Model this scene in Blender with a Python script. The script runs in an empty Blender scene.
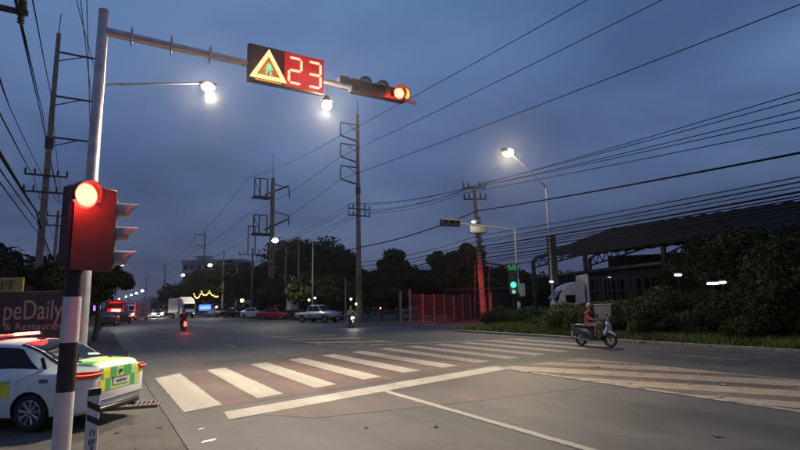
import bpy, bmesh, math, random
import numpy as np
from mathutils import Vector, Matrix
R = math.radians
sc = bpy.context.scene
COL = sc.collection
rnd = random.Random(7)

# ------------------------------------------------------------------ camera
FPX, CH, YAW, PIT, ROL = 510.0, 1.85, R(30.6), R(8.67), R(1.16)
_fh = Vector((math.sin(YAW), math.cos(YAW), 0)); _rt = Vector((math.cos(YAW), -math.sin(YAW), 0)); _up = Vector((0, 0, 1))
CF = _fh*math.cos(PIT) + _up*math.sin(PIT); _u0 = -_fh*math.sin(PIT) + _up*math.cos(PIT)
CR = _rt*math.cos(ROL) - _u0*math.sin(ROL); CU = _u0*math.cos(ROL) + _rt*math.sin(ROL)
cam_d = bpy.data.cameras.new("camera"); cam = bpy.data.objects.new("camera", cam_d); COL.objects.link(cam)
cam_d.sensor_width = 36; cam_d.lens = 36*FPX/800; cam_d.clip_start = .05; cam_d.clip_end = 6000
m = Matrix.Identity(4)
for i in range(3):
    m[i][0] = CR[i]; m[i][1] = CU[i]; m[i][2] = -CF[i]
m[2][3] = CH
cam.matrix_world = m
sc.camera = cam

# ------------------------------------------------------------------ sky, sun, exposure
w = bpy.data.worlds.new("World"); sc.world = w; w.use_nodes = True
nt = w.node_tree; nt.nodes.clear()
N = nt.nodes.new; L = nt.links.new
out = N('ShaderNodeOutputWorld'); add = N('ShaderNodeAddShader'); L(add.outputs[0], out.inputs[0])
sky = N('ShaderNodeTexSky'); sky.sky_type = 'NISHITA'; sky.sun_disc = False; sky.sun_elevation = R(-4); sky.sun_rotation = R(250)
bs = N('ShaderNodeBackground'); bs.inputs[1].default_value = .1; L(sky.outputs[0], bs.inputs[0]); L(bs.outputs[0], add.inputs[0])
tc = N('ShaderNodeTexCoord'); sep = N('ShaderNodeSeparateXYZ'); L(tc.outputs['Generated'], sep.inputs[0])
rp = N('ShaderNodeValToRGB'); L(sep.outputs[2], rp.inputs[0])
cr = rp.color_ramp
def stops(cr, ss):
    while len(cr.elements) > 1: cr.elements.remove(cr.elements[-1])
    cr.elements[0].position, cr.elements[0].color = ss[0][0], (*ss[0][1], 1)
    for p, c in ss[1:]:
        e = cr.elements.new(p); e.color = (*c, 1)
stops(cr, [(0, (.056, .058, .098)), (.10, (.056, .077, .140)), (.28, (.062, .105, .210)), (.55, (.067, .124, .256)), (1, (.09, .14, .27))])
# cloud layer: the view direction flattened on a high plane, so clouds shrink to the horizon
mx = N('ShaderNodeMath'); mx.operation = 'ADD'; mx.inputs[1].default_value = .22; L(sep.outputs[2], mx.inputs[0])
dv = N('ShaderNodeVectorMath'); dv.operation = 'DIVIDE'; L(tc.outputs['Generated'], dv.inputs[0])
cb = N('ShaderNodeCombineXYZ')
for i in range(3): L(mx.outputs[0], cb.inputs[i])
L(cb.outputs[0], dv.inputs[1])
nz = N('ShaderNodeTexNoise'); nz.inputs['Scale'].default_value = 1.15; nz.inputs['Detail'].default_value = 5; nz.inputs['Roughness'].default_value = .47; nz.inputs['Distortion'].default_value = .25
L(dv.outputs[0], nz.inputs['Vector'])
rc = N('ShaderNodeValToRGB'); stops(rc.color_ramp, [(.34, (.66, .68, .73)), (.5, (.96, .96, .98)), (.66, (1.28, 1.23, 1.18))]); L(nz.outputs[0], rc.inputs[0])
mu = N('ShaderNodeMix'); mu.data_type = 'RGBA'; mu.blend_type = 'MULTIPLY'; mu.inputs[0].default_value = 1; mu.clamp_result = False
L(rp.outputs[0], mu.inputs[6]); L(rc.outputs[0], mu.inputs[7])
bc = N('ShaderNodeBackground'); bc.inputs[1].default_value = 1.38; L(mu.outputs[2], bc.inputs[0]); L(bc.outputs[0], add.inputs[1])

sun_d = bpy.data.lights.new("sun", 'SUN'); sun_d.energy = .02; sun_d.angle = R(20); sun_d.color = (1, .85, .8)
sun = bpy.data.objects.new("sun", sun_d); COL.objects.link(sun); sun.rotation_euler = (R(84), 0, R(250-180))
sc.view_settings.view_transform = 'Standard'; sc.view_settings.look = 'None'
sc.view_settings.exposure = 0; sc.view_settings.gamma = 1; sc.view_settings.use_curve_mapping = False
sc.cycles.use_denoising = True
sc.cycles.max_bounces = 5
sc.cycles.sample_clamp_indirect = 4
LAMP_E = 1.0

# ------------------------------------------------------------------ pixel (of the 800x450 photo) + a true distance -> point
def ray(px, py): return CR*((px-400)/FPX) - CU*((py-225)/FPX) + CF
CAMP = Vector((0, 0, CH))
def PD(px, py, D): d = ray(px, py); return CAMP + d*(D/math.hypot(d.x, d.y))
def PZ(px, py, z): d = ray(px, py); return CAMP + d*((z-CH)/d.z)
def PX(px, py, x): d = ray(px, py); return CAMP + d*(x/d.x)
def PY(px, py, y): d = ray(px, py); return CAMP + d*(y/d.y)

# ------------------------------------------------------------------ materials
MATS = {}
def mat(name, col, rough=.6, metal=0, var=.18, scale=8, bump=0, col2=None, amount=None, spec=.5, detail=6):
    if name in MATS: return MATS[name]
    m = bpy.data.materials.new(name); m.use_nodes = True; nt = m.node_tree
    b = nt.nodes['Principled BSDF']; b.inputs['Roughness'].default_value = rough; b.inputs['Metallic'].default_value = metal
    b.inputs['Specular IOR Level'].default_value = spec
    tc = nt.nodes.new('ShaderNodeTexCoord'); n = nt.nodes.new('ShaderNodeTexNoise')
    n.inputs['Scale'].default_value = scale; n.inputs['Detail'].default_value = detail; n.inputs['Roughness'].default_value = .6
    nt.links.new(tc.outputs['Object'], n.inputs['Vector'])
    r = nt.nodes.new('ShaderNodeValToRGB')
    c2 = col2 or tuple(min(1, c*(1+var)) for c in col); c1 = col if col2 else tuple(c*(1-var) for c in col)
    lo, hi = amount or (.35, .65)
    stops(r.color_ramp, [(lo, c1), (hi, c2)])
    nt.links.new(n.outputs[0], r.inputs[0]); nt.links.new(r.outputs[0], b.inputs['Base Color'])
    if bump:
        bp = nt.nodes.new('ShaderNodeBump'); bp.inputs['Strength'].default_value = bump; bp.inputs['Distance'].default_value = .02
        nt.links.new(n.outputs[0], bp.inputs['Height']); nt.links.new(bp.outputs[0], b.inputs['Normal'])
    MATS[name] = m; return m
def emis(name, col, s, body=(.05, .05, .05)):
    if name in MATS: return MATS[name]
    m = bpy.data.materials.new(name); m.use_nodes = True; nt = m.node_tree
    b = nt.nodes['Principled BSDF']; b.inputs['Base Color'].default_value = (*body, 1)
    b.inputs['Emission Color'].default_value = (*col, 1)
    # faint unevenness of the diffuser
    tc = nt.nodes.new('ShaderNodeTexCoord'); n = nt.nodes.new('ShaderNodeTexNoise'); n.inputs['Scale'].default_value = 20
    nt.links.new(tc.outputs['Object'], n.inputs['Vector'])
    mr = nt.nodes.new('ShaderNodeMapRange'); mr.inputs[3].default_value = s*.85; mr.inputs[4].default_value = s*1.15
    nt.links.new(n.outputs[0], mr.inputs[0]); nt.links.new(mr.outputs[0], b.inputs['Emission Strength'])
    MATS[name] = m; return m
def layered(name, base, paint, lo, hi, scale=3, rough=.7, fine=60, patch=.25, spec=.3, stains=True):
    """worn layer over a base colour: wear, fine aggregate, broad patches (the same kind of node set for asphalt and paint)"""
    m = bpy.data.materials.new(name); m.use_nodes = True; nt = m.node_tree; N = nt.nodes.new; L = nt.links.new
    b = nt.nodes['Principled BSDF']; b.inputs['Specular IOR Level'].default_value = spec
    tc = N('ShaderNodeTexCoord')
    def noise(s, d=6, r=.6, dist=0):
        n = N('ShaderNodeTexNoise'); n.inputs['Scale'].default_value = s; n.inputs['Detail'].default_value = d; n.inputs['Roughness'].default_value = r; n.inputs['Distortion'].default_value = dist
        L(tc.outputs['Object'], n.inputs['Vector']); return n
    n1 = noise(scale, 8, .7, .3); r1 = N('ShaderNodeMapRange'); r1.inputs[1].default_value = lo; r1.inputs[2].default_value = hi; L(n1.outputs[0], r1.inputs[0])
    mix = N('ShaderNodeMix'); mix.data_type = 'RGBA'; mix.inputs[6].default_value = (*base, 1); mix.inputs[7].default_value = (*paint, 1); L(r1.outputs[0], mix.inputs[0])
    n2 = noise(.35, 5, .55, .5); r2 = N('ShaderNodeMapRange'); r2.inputs[1].default_value = .3; r2.inputs[2].default_value = .7; r2.inputs[3].default_value = 1-patch; r2.inputs[4].default_value = 1+patch; L(n2.outputs[0], r2.inputs[0])
    n3 = noise(fine, 3, .7); r3 = N('ShaderNodeMapRange'); r3.inputs[1].default_value = .3; r3.inputs[2].default_value = .7; r3.inputs[3].default_value = .8; r3.inputs[4].default_value = 1.2; L(n3.outputs[0], r3.inputs[0])
    mm = N('ShaderNodeMath'); mm.operation = 'MULTIPLY'; L(r2.outputs[0], mm.inputs[0]); L(r3.outputs[0], mm.inputs[1])
    val = mm.outputs[0]
    if stains:   # oil and tyre streaks along the lanes
        mp = N('ShaderNodeMapping'); mp.inputs['Scale'].default_value = (1.3, .05, 1); L(tc.outputs['Object'], mp.inputs[0])
        n4 = N('ShaderNodeTexNoise'); n4.inputs['Scale'].default_value = 1; n4.inputs['Detail'].default_value = 5; L(mp.outputs[0], n4.inputs['Vector'])
        r4 = N('ShaderNodeMapRange'); r4.inputs[1].default_value = .35; r4.inputs[2].default_value = .65; r4.inputs[3].default_value = .78; r4.inputs[4].default_value = 1.12; L(n4.outputs[0], r4.inputs[0])
        m3 = N('ShaderNodeMath'); m3.operation = 'MULTIPLY'; L(val, m3.inputs[0]); L(r4.outputs[0], m3.inputs[1]); val = m3.outputs[0]
    if stains and patch >= .25 and 'paint' not in name:   # cracks, sealed seams and repair patches of different ages
        vo = N('ShaderNodeTexVoronoi'); vo.feature = 'DISTANCE_TO_EDGE'; vo.inputs['Scale'].default_value = .33
        nd = noise(1.1, 6, .65); vm = N('ShaderNodeVectorMath'); vm.operation = 'ADD'; vs_ = N('ShaderNodeVectorMath'); vs_.operation = 'SCALE'; vs_.inputs['Scale'].default_value = 1.6
        L(nd.outputs['Color'], vs_.inputs[0]); L(tc.outputs['Object'], vm.inputs[0]); L(vs_.outputs[0], vm.inputs[1]); L(vm.outputs[0], vo.inputs['Vector'])
        rk = N('ShaderNodeMapRange'); rk.inputs[1].default_value = .0; rk.inputs[2].default_value = .012; rk.inputs[3].default_value = .74; rk.inputs[4].default_value = 1; L(vo.outputs['Distance'], rk.inputs[0])
        nm = noise(.12, 2); rm_ = N('ShaderNodeMapRange'); rm_.inputs[1].default_value = .44; rm_.inputs[2].default_value = .56; L(nm.outputs[0], rm_.inputs[0])
        mk = N('ShaderNodeMix'); mk.inputs[2].default_value = 1; L(rm_.outputs[0], mk.inputs[0]); L(rk.outputs[0], mk.inputs[3])
        m4 = N('ShaderNodeMath'); m4.operation = 'MULTIPLY'; L(val, m4.inputs[0]); L(mk.outputs[0], m4.inputs[1]); val = m4.outputs[0]
        no = noise(.8, 7, .7, .8); ro = N('ShaderNodeMapRange'); ro.inputs[1].default_value = .60; ro.inputs[2].default_value = .68; ro.inputs[3].default_value = 1; ro.inputs[4].default_value = .72; L(no.outputs[0], ro.inputs[0])
        m5 = N('ShaderNodeMath'); m5.operation = 'MULTIPLY'; L(val, m5.inputs[0]); L(ro.outputs[0], m5.inputs[1]); val = m5.outputs[0]
    sc_ = N('ShaderNodeMix'); sc_.data_type = 'RGBA'; sc_.blend_type = 'MULTIPLY'; sc_.inputs[0].default_value = 1; sc_.clamp_result = False
    L(mix.outputs[2], sc_.inputs[6]); L(val, sc_.inputs[7]); L(sc_.outputs[2], b.inputs['Base Color'])
    rr = N('ShaderNodeMapRange'); rr.inputs[3].default_value = rough-.14; rr.inputs[4].default_value = rough+.12; L(n2.outputs[0], rr.inputs[0]); L(rr.outputs[0], b.inputs['Roughness'])
    bp = N('ShaderNodeBump'); bp.inputs['Strength'].default_value = .35; bp.inputs['Distance'].default_value = .006; L(n3.outputs[0], bp.inputs['Height']); L(bp.outputs[0], b.inputs['Normal'])
    MATS[name] = m; return m

ASPH = layered('asphalt', (.062, .060, .057), (.082, .079, .073), .35, .65, 2.0, .62)
REDP = layered('red_road_paint', (.070, .064, .060), (.118, .070, .061), .30, .60, 2.2, .65)
REDW = layered('worn_red_paint', (.071, .068, .063), (.115, .068, .058), .44, .70, 1.2, .62)
WHTP = layered('white_road_paint', (.09, .085, .076), (.31, .29, .245), .27, .43, 7, .6, patch=.14, stains=True)
WHTW = layered('worn_white_paint', (.09, .085, .075), (.36, .33, .27), .38, .60, 4, .6, patch=.15, stains=False)
CREM = layered('cream_hatch_paint', (.15, .12, .09), (.31, .25, .175), .28, .52, 3, .62, patch=.15, stains=False)
YELP = layered('yellow_line_paint', (.10, .09, .06), (.42, .32, .14), .35, .60, 4, .6, patch=.15, stains=False)
CONC = layered('concrete_shoulder', (.070, .066, .060), (.100, .094, .083), .35, .65, 1.4, .85, patch=.3)
DIRT = layered('dirt', (.045, .042, .033), (.075, .066, .05), .35, .65, 1.2, .9, fine=25, stains=False)
TURF = layered('turf_soil', (.030, .040, .014), (.06, .065, .022), .35, .6, 1.5, .95, fine=20, stains=False)
galv = mat('galvanised_steel', (.42, .42, .42), .45, .6, .2, 6)
gdark = mat('dark_steel', (.07, .07, .075), .5, .4)
black = mat('black_plastic', (.012, .012, .013), .45)
blackp = mat('black_paint', (.02, .019, .018), .5, var=.3, scale=5)
whitep = mat('white_paint', (.62, .60, .57), .5, var=.12, scale=4)
conc_pole = mat('pole_concrete', (.20, .155, .125), .85, var=.3, scale=3)
insul = mat('porcelain', (.05, .035, .03), .4)
wire = mat('cable_rubber', (.01, .01, .012), .95, spec=.05)
rust = mat('crossarm_steel', (.05, .045, .042), .7, .2)
bark = mat('bark', (.10, .075, .05), .9, var=.35, scale=6)
tyre = mat('tyre_rubber', (.018, .018, .018), .8)
alloy = mat('wheel_alloy', (.45, .45, .46), .35, .8)
glass = mat('tinted_glass', (.006, .006, .007), .08, 0, .1, spec=.3)
chrome = mat('chrome', (.6, .6, .6), .15, 1)
carwhite = mat('white_car_paint', (.70, .70, .69), .25, 0, .03, 2)
stripey = mat('battenberg_yellow', (.78, .72, .05), .35, var=.06)
stripeg = mat('battenberg_green', (.08, .42, .12), .35, var=.06)
palegreen = mat('pale_green_wrap', (.50, .70, .24), .35, var=.06)
redlens = emis('red_lens', (1, .035, .02), 6)
redlens_hot = emis('red_lens_hot', (1, .42, .27), 10)
tail_dim = emis('tail_lens', (1, .04, .02), .07, (.22, .012, .01))
tail_bar = emis('tail_bar', (1, .16, .06), 2.4)
amber = emis('lit_hood_disc', (1, .42, .06), 1.9)
greenl = emis('green_lens', (.1, 1, .70), 1.1)
greent = emis('green_digits', (.06, .9, .2), .30)
lampw = emis('lamp_glass', (1, .84, .52), 2.4)
lampc = emis('lamp_glass_white', (1, .93, .76), 2.6)
headl = emis('headlamp_glass', (1, .93, .8), 25)
for mm in MATS.values():
    try: mm.cycles.emission_sampling = 'NONE'
    except Exception: pass

# ------------------------------------------------------------------ mesh builder
class MB:
    def __init__(s): s.v = []; s.f = []; s.mi = []; s.cur = 0
    def add(s, vs, fs):
        o = len(s.v); s.v += [tuple(v) for v in vs]; s.f += [tuple(o+i for i in f) for f in fs]; s.mi += [s.cur]*len(fs); return s
    def box(s, c, d, rz=0, ry=0, rx=0, ch=0):
        hx, hy, hz = d[0]/2, d[1]/2, d[2]/2
        M = Matrix.Rotation(rz, 3, 'Z') @ Matrix.Rotation(ry, 3, 'Y') @ Matrix.Rotation(rx, 3, 'X')
        if ch:
            k = min(ch, hx*.9, hy*.9, hz*.9)
            ring = lambda z, a: [(-hx+a, -hy, z), (hx-a, -hy, z), (hx, -hy+a, z), (hx, hy-a, z), (hx-a, hy, z), (-hx+a, hy, z), (-hx, hy-a, z), (-hx, -hy+a, z)]
            def ring2(z, ins): return [(x*(hx-ins)/hx, y*(hy-ins)/hy, z) for x, y, _ in ring(0, k)]
            rs = ring2(-hz, k) + ring2(-hz+k, 0) + ring2(hz-k, 0) + ring2(hz, k)
            fs = [tuple(range(7, -1, -1)), tuple(range(24, 32))]
            for j in range(3):
                for i in range(8): fs.append((j*8+i, j*8+(i+1) % 8, (j+1)*8+(i+1) % 8, (j+1)*8+i))
            vs = rs
        else:
            vs = [(x*hx, y*hy, z*hz) for z in (-1, 1) for y in (-1, 1) for x in (-1, 1)]
            fs = [(0, 2, 3, 1), (4, 5, 7, 6), (0, 1, 5, 4), (2, 6, 7, 3), (0, 4, 6, 2), (1, 3, 7, 5)]
        C = Vector(c)
        return s.add([C + M @ Vector(v) for v in vs], fs)
    def tube(s, pts, r, n=8, cap=True):
        pts = [Vector(p) for p in pts]; k = len(pts)
        rs = r if isinstance(r, (list, tuple)) else [r]*k
        d0 = (pts[1]-pts[0]).normalized(); a = d0.orthogonal().normalized()
        vs = []
        for i, p in enumerate(pts):
            d = (pts[min(i+1, k-1)]-pts[max(i-1, 0)])
            d = d.normalized() if d.length > 1e-9 else d0
            a = (a - d*a.dot(d)); a = a.normalized() if a.length > 1e-6 else d.orthogonal().normalized()
            b = d.cross(a)
            for j in range(n):
                t = 2*math.pi*j/n; vs.append(p + (a*math.cos(t)+b*math.sin(t))*rs[i])
        fs = []
        for i in range(k-1):
            for j in range(n):
                fs.append((i*n+j, i*n+(j+1) % n, (i+1)*n+(j+1) % n, (i+1)*n+j))
        if cap: fs += [tuple(range(n-1, -1, -1)), tuple(range((k-1)*n, k*n))]
        return s.add(vs, fs)
    def lathe(s, prof, o=(0, 0, 0), axis=(0, 0, 1), n=20, close=True):
        ax = Vector(axis).normalized(); a = ax.orthogonal().normalized(); b = ax.cross(a); O = Vector(o)
        vs = [O + ax*h + (a*math.cos(2*math.pi*j/n)+b*math.sin(2*math.pi*j/n))*r for r, h in prof for j in range(n)]
        fs = [(i*n+j, i*n+(j+1) % n, (i+1)*n+(j+1) % n, (i+1)*n+j) for i in range(len(prof)-1) for j in range(n)]
        if close: fs += [tuple(range(n-1, -1, -1)), tuple(range((len(prof)-1)*n, len(prof)*n))]
        return s.add(vs, fs)
    def prism(s, poly, z0, z1, M=None):
        n = len(poly); vs = [(x, y, z0) for x, y in poly] + [(x, y, z1) for x, y in poly]
        if M: vs = [M @ Vector(v) for v in vs]
        fs = [tuple(range(n-1, -1, -1)), tuple(range(n, 2*n))] + [(i, (i+1) % n, n+(i+1) % n, n+i) for i in range(n)]
        return s.add(vs, fs)
    def ball(s, c, r, n=12, sq=(1, 1, 1)):
        C = Vector(c); vs = []; fs = []
        m_ = n//2
        for i in range(1, m_):
            t = math.pi*i/m_
            for j in range(n):
                p = 2*math.pi*j/n; vs.append(C+Vector((r*math.sin(t)*math.cos(p)*sq[0], r*math.sin(t)*math.sin(p)*sq[1], r*math.cos(t)*sq[2])))
        a = len(vs); vs += [C+Vector((0, 0, r*sq[2])), C-Vector((0, 0, r*sq[2]))]
        for i in range(m_-2):
            for j in range(n): fs.append((i*n+j, (i+1)*n+j, (i+1)*n+(j+1) % n, i*n+(j+1) % n))
        for j in range(n):
            fs.append((a, j, (j+1) % n)); fs.append((a+1, (m_-2)*n+(j+1) % n, (m_-2)*n+j))
        return s.add(vs, fs)
    def build(s, name, mats, parent=None, smooth=35):
        me = bpy.data.meshes.new(name); me.from_pydata(s.v, [], s.f); me.update()
        for mm in (mats if isinstance(mats, (list, tuple)) else [mats]): me.materials.append(mm)
        if max(s.mi or [0]): me.polygons.foreach_set('material_index', s.mi)
        bm = bmesh.new(); bm.from_mesh(me); bmesh.ops.recalc_face_normals(bm, faces=bm.faces); bm.to_mesh(me); bm.free()
        if smooth:
            me.polygons.foreach_set('use_smooth', [True]*len(me.polygons)); me.set_sharp_from_angle(angle=R(smooth))
        return link(name, me, parent)
def link(name, me, parent=None):
    o = bpy.data.objects.new(name, me); COL.objects.link(o)
    if parent: o.parent = parent
    return o
def tag(o, label=None, cat=None, group=None, kind=None):
    if label: o['label'] = label
    if cat: o['category'] = cat
    if group: o['group'] = group
    if kind: o['kind'] = kind
    return o
def thing(name, label, cat, loc=(0, 0, 0), rz=0, group=None, scale=1):
    o = bpy.data.objects.new(name, None); COL.objects.link(o); o.empty_display_size = .3
    o.location = loc; o.rotation_euler = (0, 0, rz); o.scale = (scale,)*3
    return tag(o, label, cat, group)
def copy_tree(o, parent=None):
    c = o.copy(); COL.objects.link(c)
    if parent: c.parent = parent
    for ch in list(o.children): copy_tree(ch, c)
    return c
def dup(o, loc, rz, label, group=None, scale=None):
    c = copy_tree(o); c.location = loc; c.rotation_euler = (0, 0, rz); c['label'] = label
    if group: c['group'] = group
    if scale: c.scale = (scale,)*3
    return c
def point(name, loc, power, col, parent, rad=.12, spot=None, direc=(0, 0, -1)):
    if spot:
        d = bpy.data.lights.new(name, 'SPOT'); d.spot_size = R(spot); d.spot_blend = .12 if spot > 165 else .6
    else: d = bpy.data.lights.new(name, 'POINT')
    d.energy = power; d.color = col; d.shadow_soft_size = rad
    o = bpy.data.objects.new(name, d); COL.objects.link(o); o.location = loc
    o.rotation_euler = Vector(direc).to_track_quat('-Z', 'Y').to_euler()
    if parent: o.parent = parent
    return o
def sheet(name, poly, z, m_, parent=None, cuts=None):
    if name in ('zebra_stripe', 'stop_line', 'lane_line', 'hatch_bar', 'edge_line'):   # chipped edges
        q = []
        for i, a in enumerate(poly):
            b_ = poly[(i+1) % len(poly)]; n = max(1, int(math.hypot(b_[0]-a[0], b_[1]-a[1])/.11))
            q += [(a[0]+(b_[0]-a[0])*k/n+rnd.uniform(-.011, .011), a[1]+(b_[1]-a[1])*k/n+rnd.uniform(-.011, .011)) for k in range(n)]
        poly = q
    b = MB(); b.add([(x, y, z) for x, y in poly], [tuple(range(len(poly)))])
    return b.build(name, m_, parent, smooth=0)

# ================================================================== SETTING
g = MB(); g.add([(-1200, -200, -.05), (1200, -200, -.05), (1200, 1600, -.05), (-1200, 1600, -.05)], [(0, 1, 2, 3)])
tag(g.build('ground', DIRT, None, 0), kind='structure')
XL, XR = 1.15, 19.35
road = sheet('road', [(XL, -40), (XR, -40), (XR, 1500), (XL, 1500)], 0, ASPH); tag(road, kind='structure')
sh = sheet('shoulder', [(-9, -40), (XL, -40), (XL, 1500), (-9, 1500)], -.012, CONC); tag(sh, kind='structure')
side = sheet('side_road', [(XR, 26.6), (25, 26.6), (24.5, 36), (40, 49), (34, 62), (24, 52), (24, 110), (XR, 110)], -.006, ASPH); tag(side, kind='structure')

# red paint under the crossing and in front of the stop line
def cross_y(x): return 9.45 + .235*(x-1.9)            # near edge of the stop line
def bot_y(x): return 10.25 + .33*(x-1.6) if x < 7 else 12.03 + .155*(x-7)
def top_y(x): return 15.7 + .42*(x-1.6) if x < 6 else 17.55 + .33*(x-6) if x < 10.5 else 19.03 + .02*(x-10.5)
rp_ = [(x, cross_y(x)+.72) for x in (1.6, 5, 8, 10.3)] + [(13, 12.3), (17.5, 12.6), (17.5, 18.4)] + [(x, top_y(x)+.15) for x in (14.5, 10.5, 6, 1.6)]
sheet('red_crossing_paint', rp_, .004, REDP, road)
sheet('red_approach_paint', [(3.2, 8.3), (6, 7.9), (9.3, 7.6), (9.45, cross_y(9.45)-.01), (2.2, cross_y(2.2)-.01)], .004, REDW, road)
sheet('red_median_paint', [(9.86, 2.0), (13.2, 2.0), (13.2, 11.9), (9.86, 11.2)], .004, layered('median_paint', (.095, .078, .062), (.16, .115, .085), .35, .6, 1.6, .65), road)
# zebra stripes
xs = [1.46] + [2.9+1.42*k for k in range(11)]
for i, x0 in enumerate(xs):
    x1 = x0+.6
    if i == 0: p = [(x0-.02, 10.1), (2.16, 10.42), (2.14, 16.0), (x0-.02, 15.3)]
    else: p = [(x0, bot_y(x0)), (x1, bot_y(x1)), (x1-.02, top_y(x1)), (x0, top_y(x0))]
    sheet('zebra_stripe', p, .008, WHTP, road)
sl = [(1.98, 9.0), (5.8, 9.95), (9.9, 10.92), (10.0, 11.62), (6.2, 10.72), (2.04, 9.70)]
sheet('stop_line', sl, .009, WHTP, road)
sheet('lane_line', [(5.25, -6), (5.40, -6), (5.46, 9.84), (5.31, 9.80)], .008, WHTP, road)
sheet('edge_line', [(9.70, -6), (9.86, -6), (9.86, 10.88), (9.70, 10.85)], .010, WHTW, road)
for k in range(10):        # dashed lane lines beyond the crossing and in the far carriageway
    sheet('lane_dash', [(5.5, 24+k*9.0), (5.63, 24+k*9.0), (5.63, 27+k*9.0), (5.5, 27+k*9.0)], .008, WHTW, road)
for y0 in (3.2, 8.0, 23.0, 34):
    sheet('lane_dash', [(16.2, y0), (16.34, y0), (16.34, y0+2.2), (16.2, y0+2.2)], .008, WHTW, road)
sheet('edge_line', [(XR-.75, -6), (XR-.6, -6), (XR-.6, 12), (XR-.75, 12)], .008, WHTW, road)
sheet('crossing_edge_line', [(10.6, 20.6), (17.9, 18.55), (17.95, 18.9), (10.7, 21.0)], .009, WHTW, road)
# hatched median: slanting bars clipped to the painted island
def hatch(s0, s1, X0=9.87, X1=13.2, y0=1.5, y1=11.3):
    # region s0 < x + .5*y < s1 (and the island)
    def clip(poly, f):
        o = []
        for i in range(len(poly)):
            a, b = poly[i], poly[(i+1) % len(poly)]; fa, fb = f(a), f(b)
            if fa >= 0: o.append(a)
            if fa*fb < 0: t = fa/(fa-fb); o.append((a[0]+(b[0]-a[0])*t, a[1]+(b[1]-a[1])*t))
        return o
    p = [(X0, y0), (X1, y0), (X1, y1), (X0, y1)]
    p = clip(p, lambda q: q[0]+.5*q[1]-s0); return clip(p, lambda q: s1-q[0]-.5*q[1])
for s0, s1 in ((11.0, 11.8), (12.2, 12.85), (13.45, 14.35), (15.0, 16.0), (16.6, 17.5), (18.0, 18.6)):
    p = hatch(s0, s1)
    if len(p) > 2: sheet('hatch_bar', p, .009, CREM, road)
sheet('median_edge_line', [(13.2, 1.5), (13.33, 1.5), (13.33, 11.6), (13.2, 11.6)], .009, CREM, road)
# beyond the crossing: yellowish island
for k in range(6):
    y = 21.6+k*3.2; sheet('hatch_bar', [(9.2, y+2.2), (9.2, y+3.3), (12.2, y+1.1), (12.2, y)], .008, YELP, road)
sheet('median_edge_line', [(9.05, 22.5), (9.2, 22.5), (8.9, 60), (8.75, 60)], .008, YELP, road)
sheet('median_edge_line', [(12.2, 21), (12.35, 21), (12.2, 60), (12.05, 60)], .008, YELP, road)
# studs of the median
stud_m = mat('road_stud', (.35, .33, .28), .4)
sb = MB().box((0, 0, .011), (.08, .08, .02), ch=.01); st0 = None
for x, y in [(12.65, 10.6), (11.84, 9.61), (12.26, 9.03), (10.97, 8.54), (11.47, 8.14), (11.91, 7.78), (10.09, 7.4), (10.94, 6.6), (11.44, 6.12), (10.03, 5.47), (12.37, 5.26), (12.31, 7.16), (9.8, 10.1), (10.2, 9.2), (13.1, 9.8), (13.0, 8.3)]:
    o = st0.copy() if st0 else sb.build('road_stud', stud_m, road)
    if st0: COL.objects.link(o)
    st0 = st0 or o; o.location = (x, y, .01)
# kerb of the far verge, in stones that can be told apart
kerb = thing('kerb', None, None); tag(kerb, kind='structure')
kb0 = None
for i in range(27):
    y = -1.0+i*1.02
    if kb0 is None: kb0 = MB().box((0, 0, .05), (.16, 1.0, .14), ch=.015).build('kerb_stone', mat('kerb_concrete', (.20, .19, .17), .85, var=.25), kerb); o = kb0
    else: o = kb0.copy(); COL.objects.link(o); o.parent = kerb
    o.location = (XR+.09+rnd.uniform(-.008, .008), y, rnd.uniform(-.006, .004))
verge = MB()
nx, ny = 16, 24
vv = [(XR+.18+(i/nx)**1.2*16, -6+j/ny*32.5, .06+.28*min(1, (i/nx)*3)*(.6+.4*math.sin(j*1.3+i*.7))) for j in range(ny+1) for i in range(nx+1)]
verge.add(vv, [(j*(nx+1)+i, j*(nx+1)+i+1, (j+1)*(nx+1)+i+1, (j+1)*(nx+1)+i) for j in range(ny) for i in range(nx)])
tag(verge.build('verge', TURF), kind='structure')

# ---- grass (uncountable)
def grass(name, label, pts, hmin, hmax, m_, wd=.02):
    n = len(pts); p = np.array(pts); rg = np.random.default_rng(5)
    a = rg.uniform(0, 6.283, n); h = rg.uniform(hmin, hmax, n); le = rg.uniform(.1, .55, n)*h
    la = rg.uniform(0, 6.283, n)
    A = p.copy(); A[:, 0] -= np.cos(a)*wd; A[:, 1] -= np.sin(a)*wd
    B = p.copy(); B[:, 0] += np.cos(a)*wd; B[:, 1] += np.sin(a)*wd
    T = p.copy(); T[:, 0] += np.cos(la)*le; T[:, 1] += np.sin(la)*le; T[:, 2] += h
    V = np.stack([A, B, T], 1).reshape(-1, 3); F = np.arange(3*n).reshape(-1, 3)
    me = bpy.data.meshes.new(name); me.from_pydata(V.tolist(), [], F.tolist()); me.materials.append(m_); me.update()
    return tag(link(name, me), label, 'grass', kind='stuff')
def leafmat(name, c, rough=.6, var=.45):
    m_ = mat(name, c, .75, 0, var, 1.3, spec=.08)
    return m_
g1 = leafmat('grass_blade', (.105, .14, .04)); 
rg = np.random.default_rng(3)
n = 42000
gx = XR+.22+rg.beta(1.1, 1.6, n)*9; gy = rg.uniform(3, 26.2, n)
gz = .07+.25*np.clip((gx-XR)/6, 0, 1)
tall = .6
grass('grass', 'rough green grass growing on the verge behind the far kerb', np.stack([gx, gy, gz], 1), .08, .38, g1, .022)
n = 2600
gx = rg.normal(0, .55, n)-.15; gy = rg.normal(6.2, .6, n)
grass('grass', 'sparse grass growing at the roadside edge near the delineator', np.stack([gx-.2, gy+.4, np.full(n, -.02)], 1), .02, .07, g1, .006)

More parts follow.
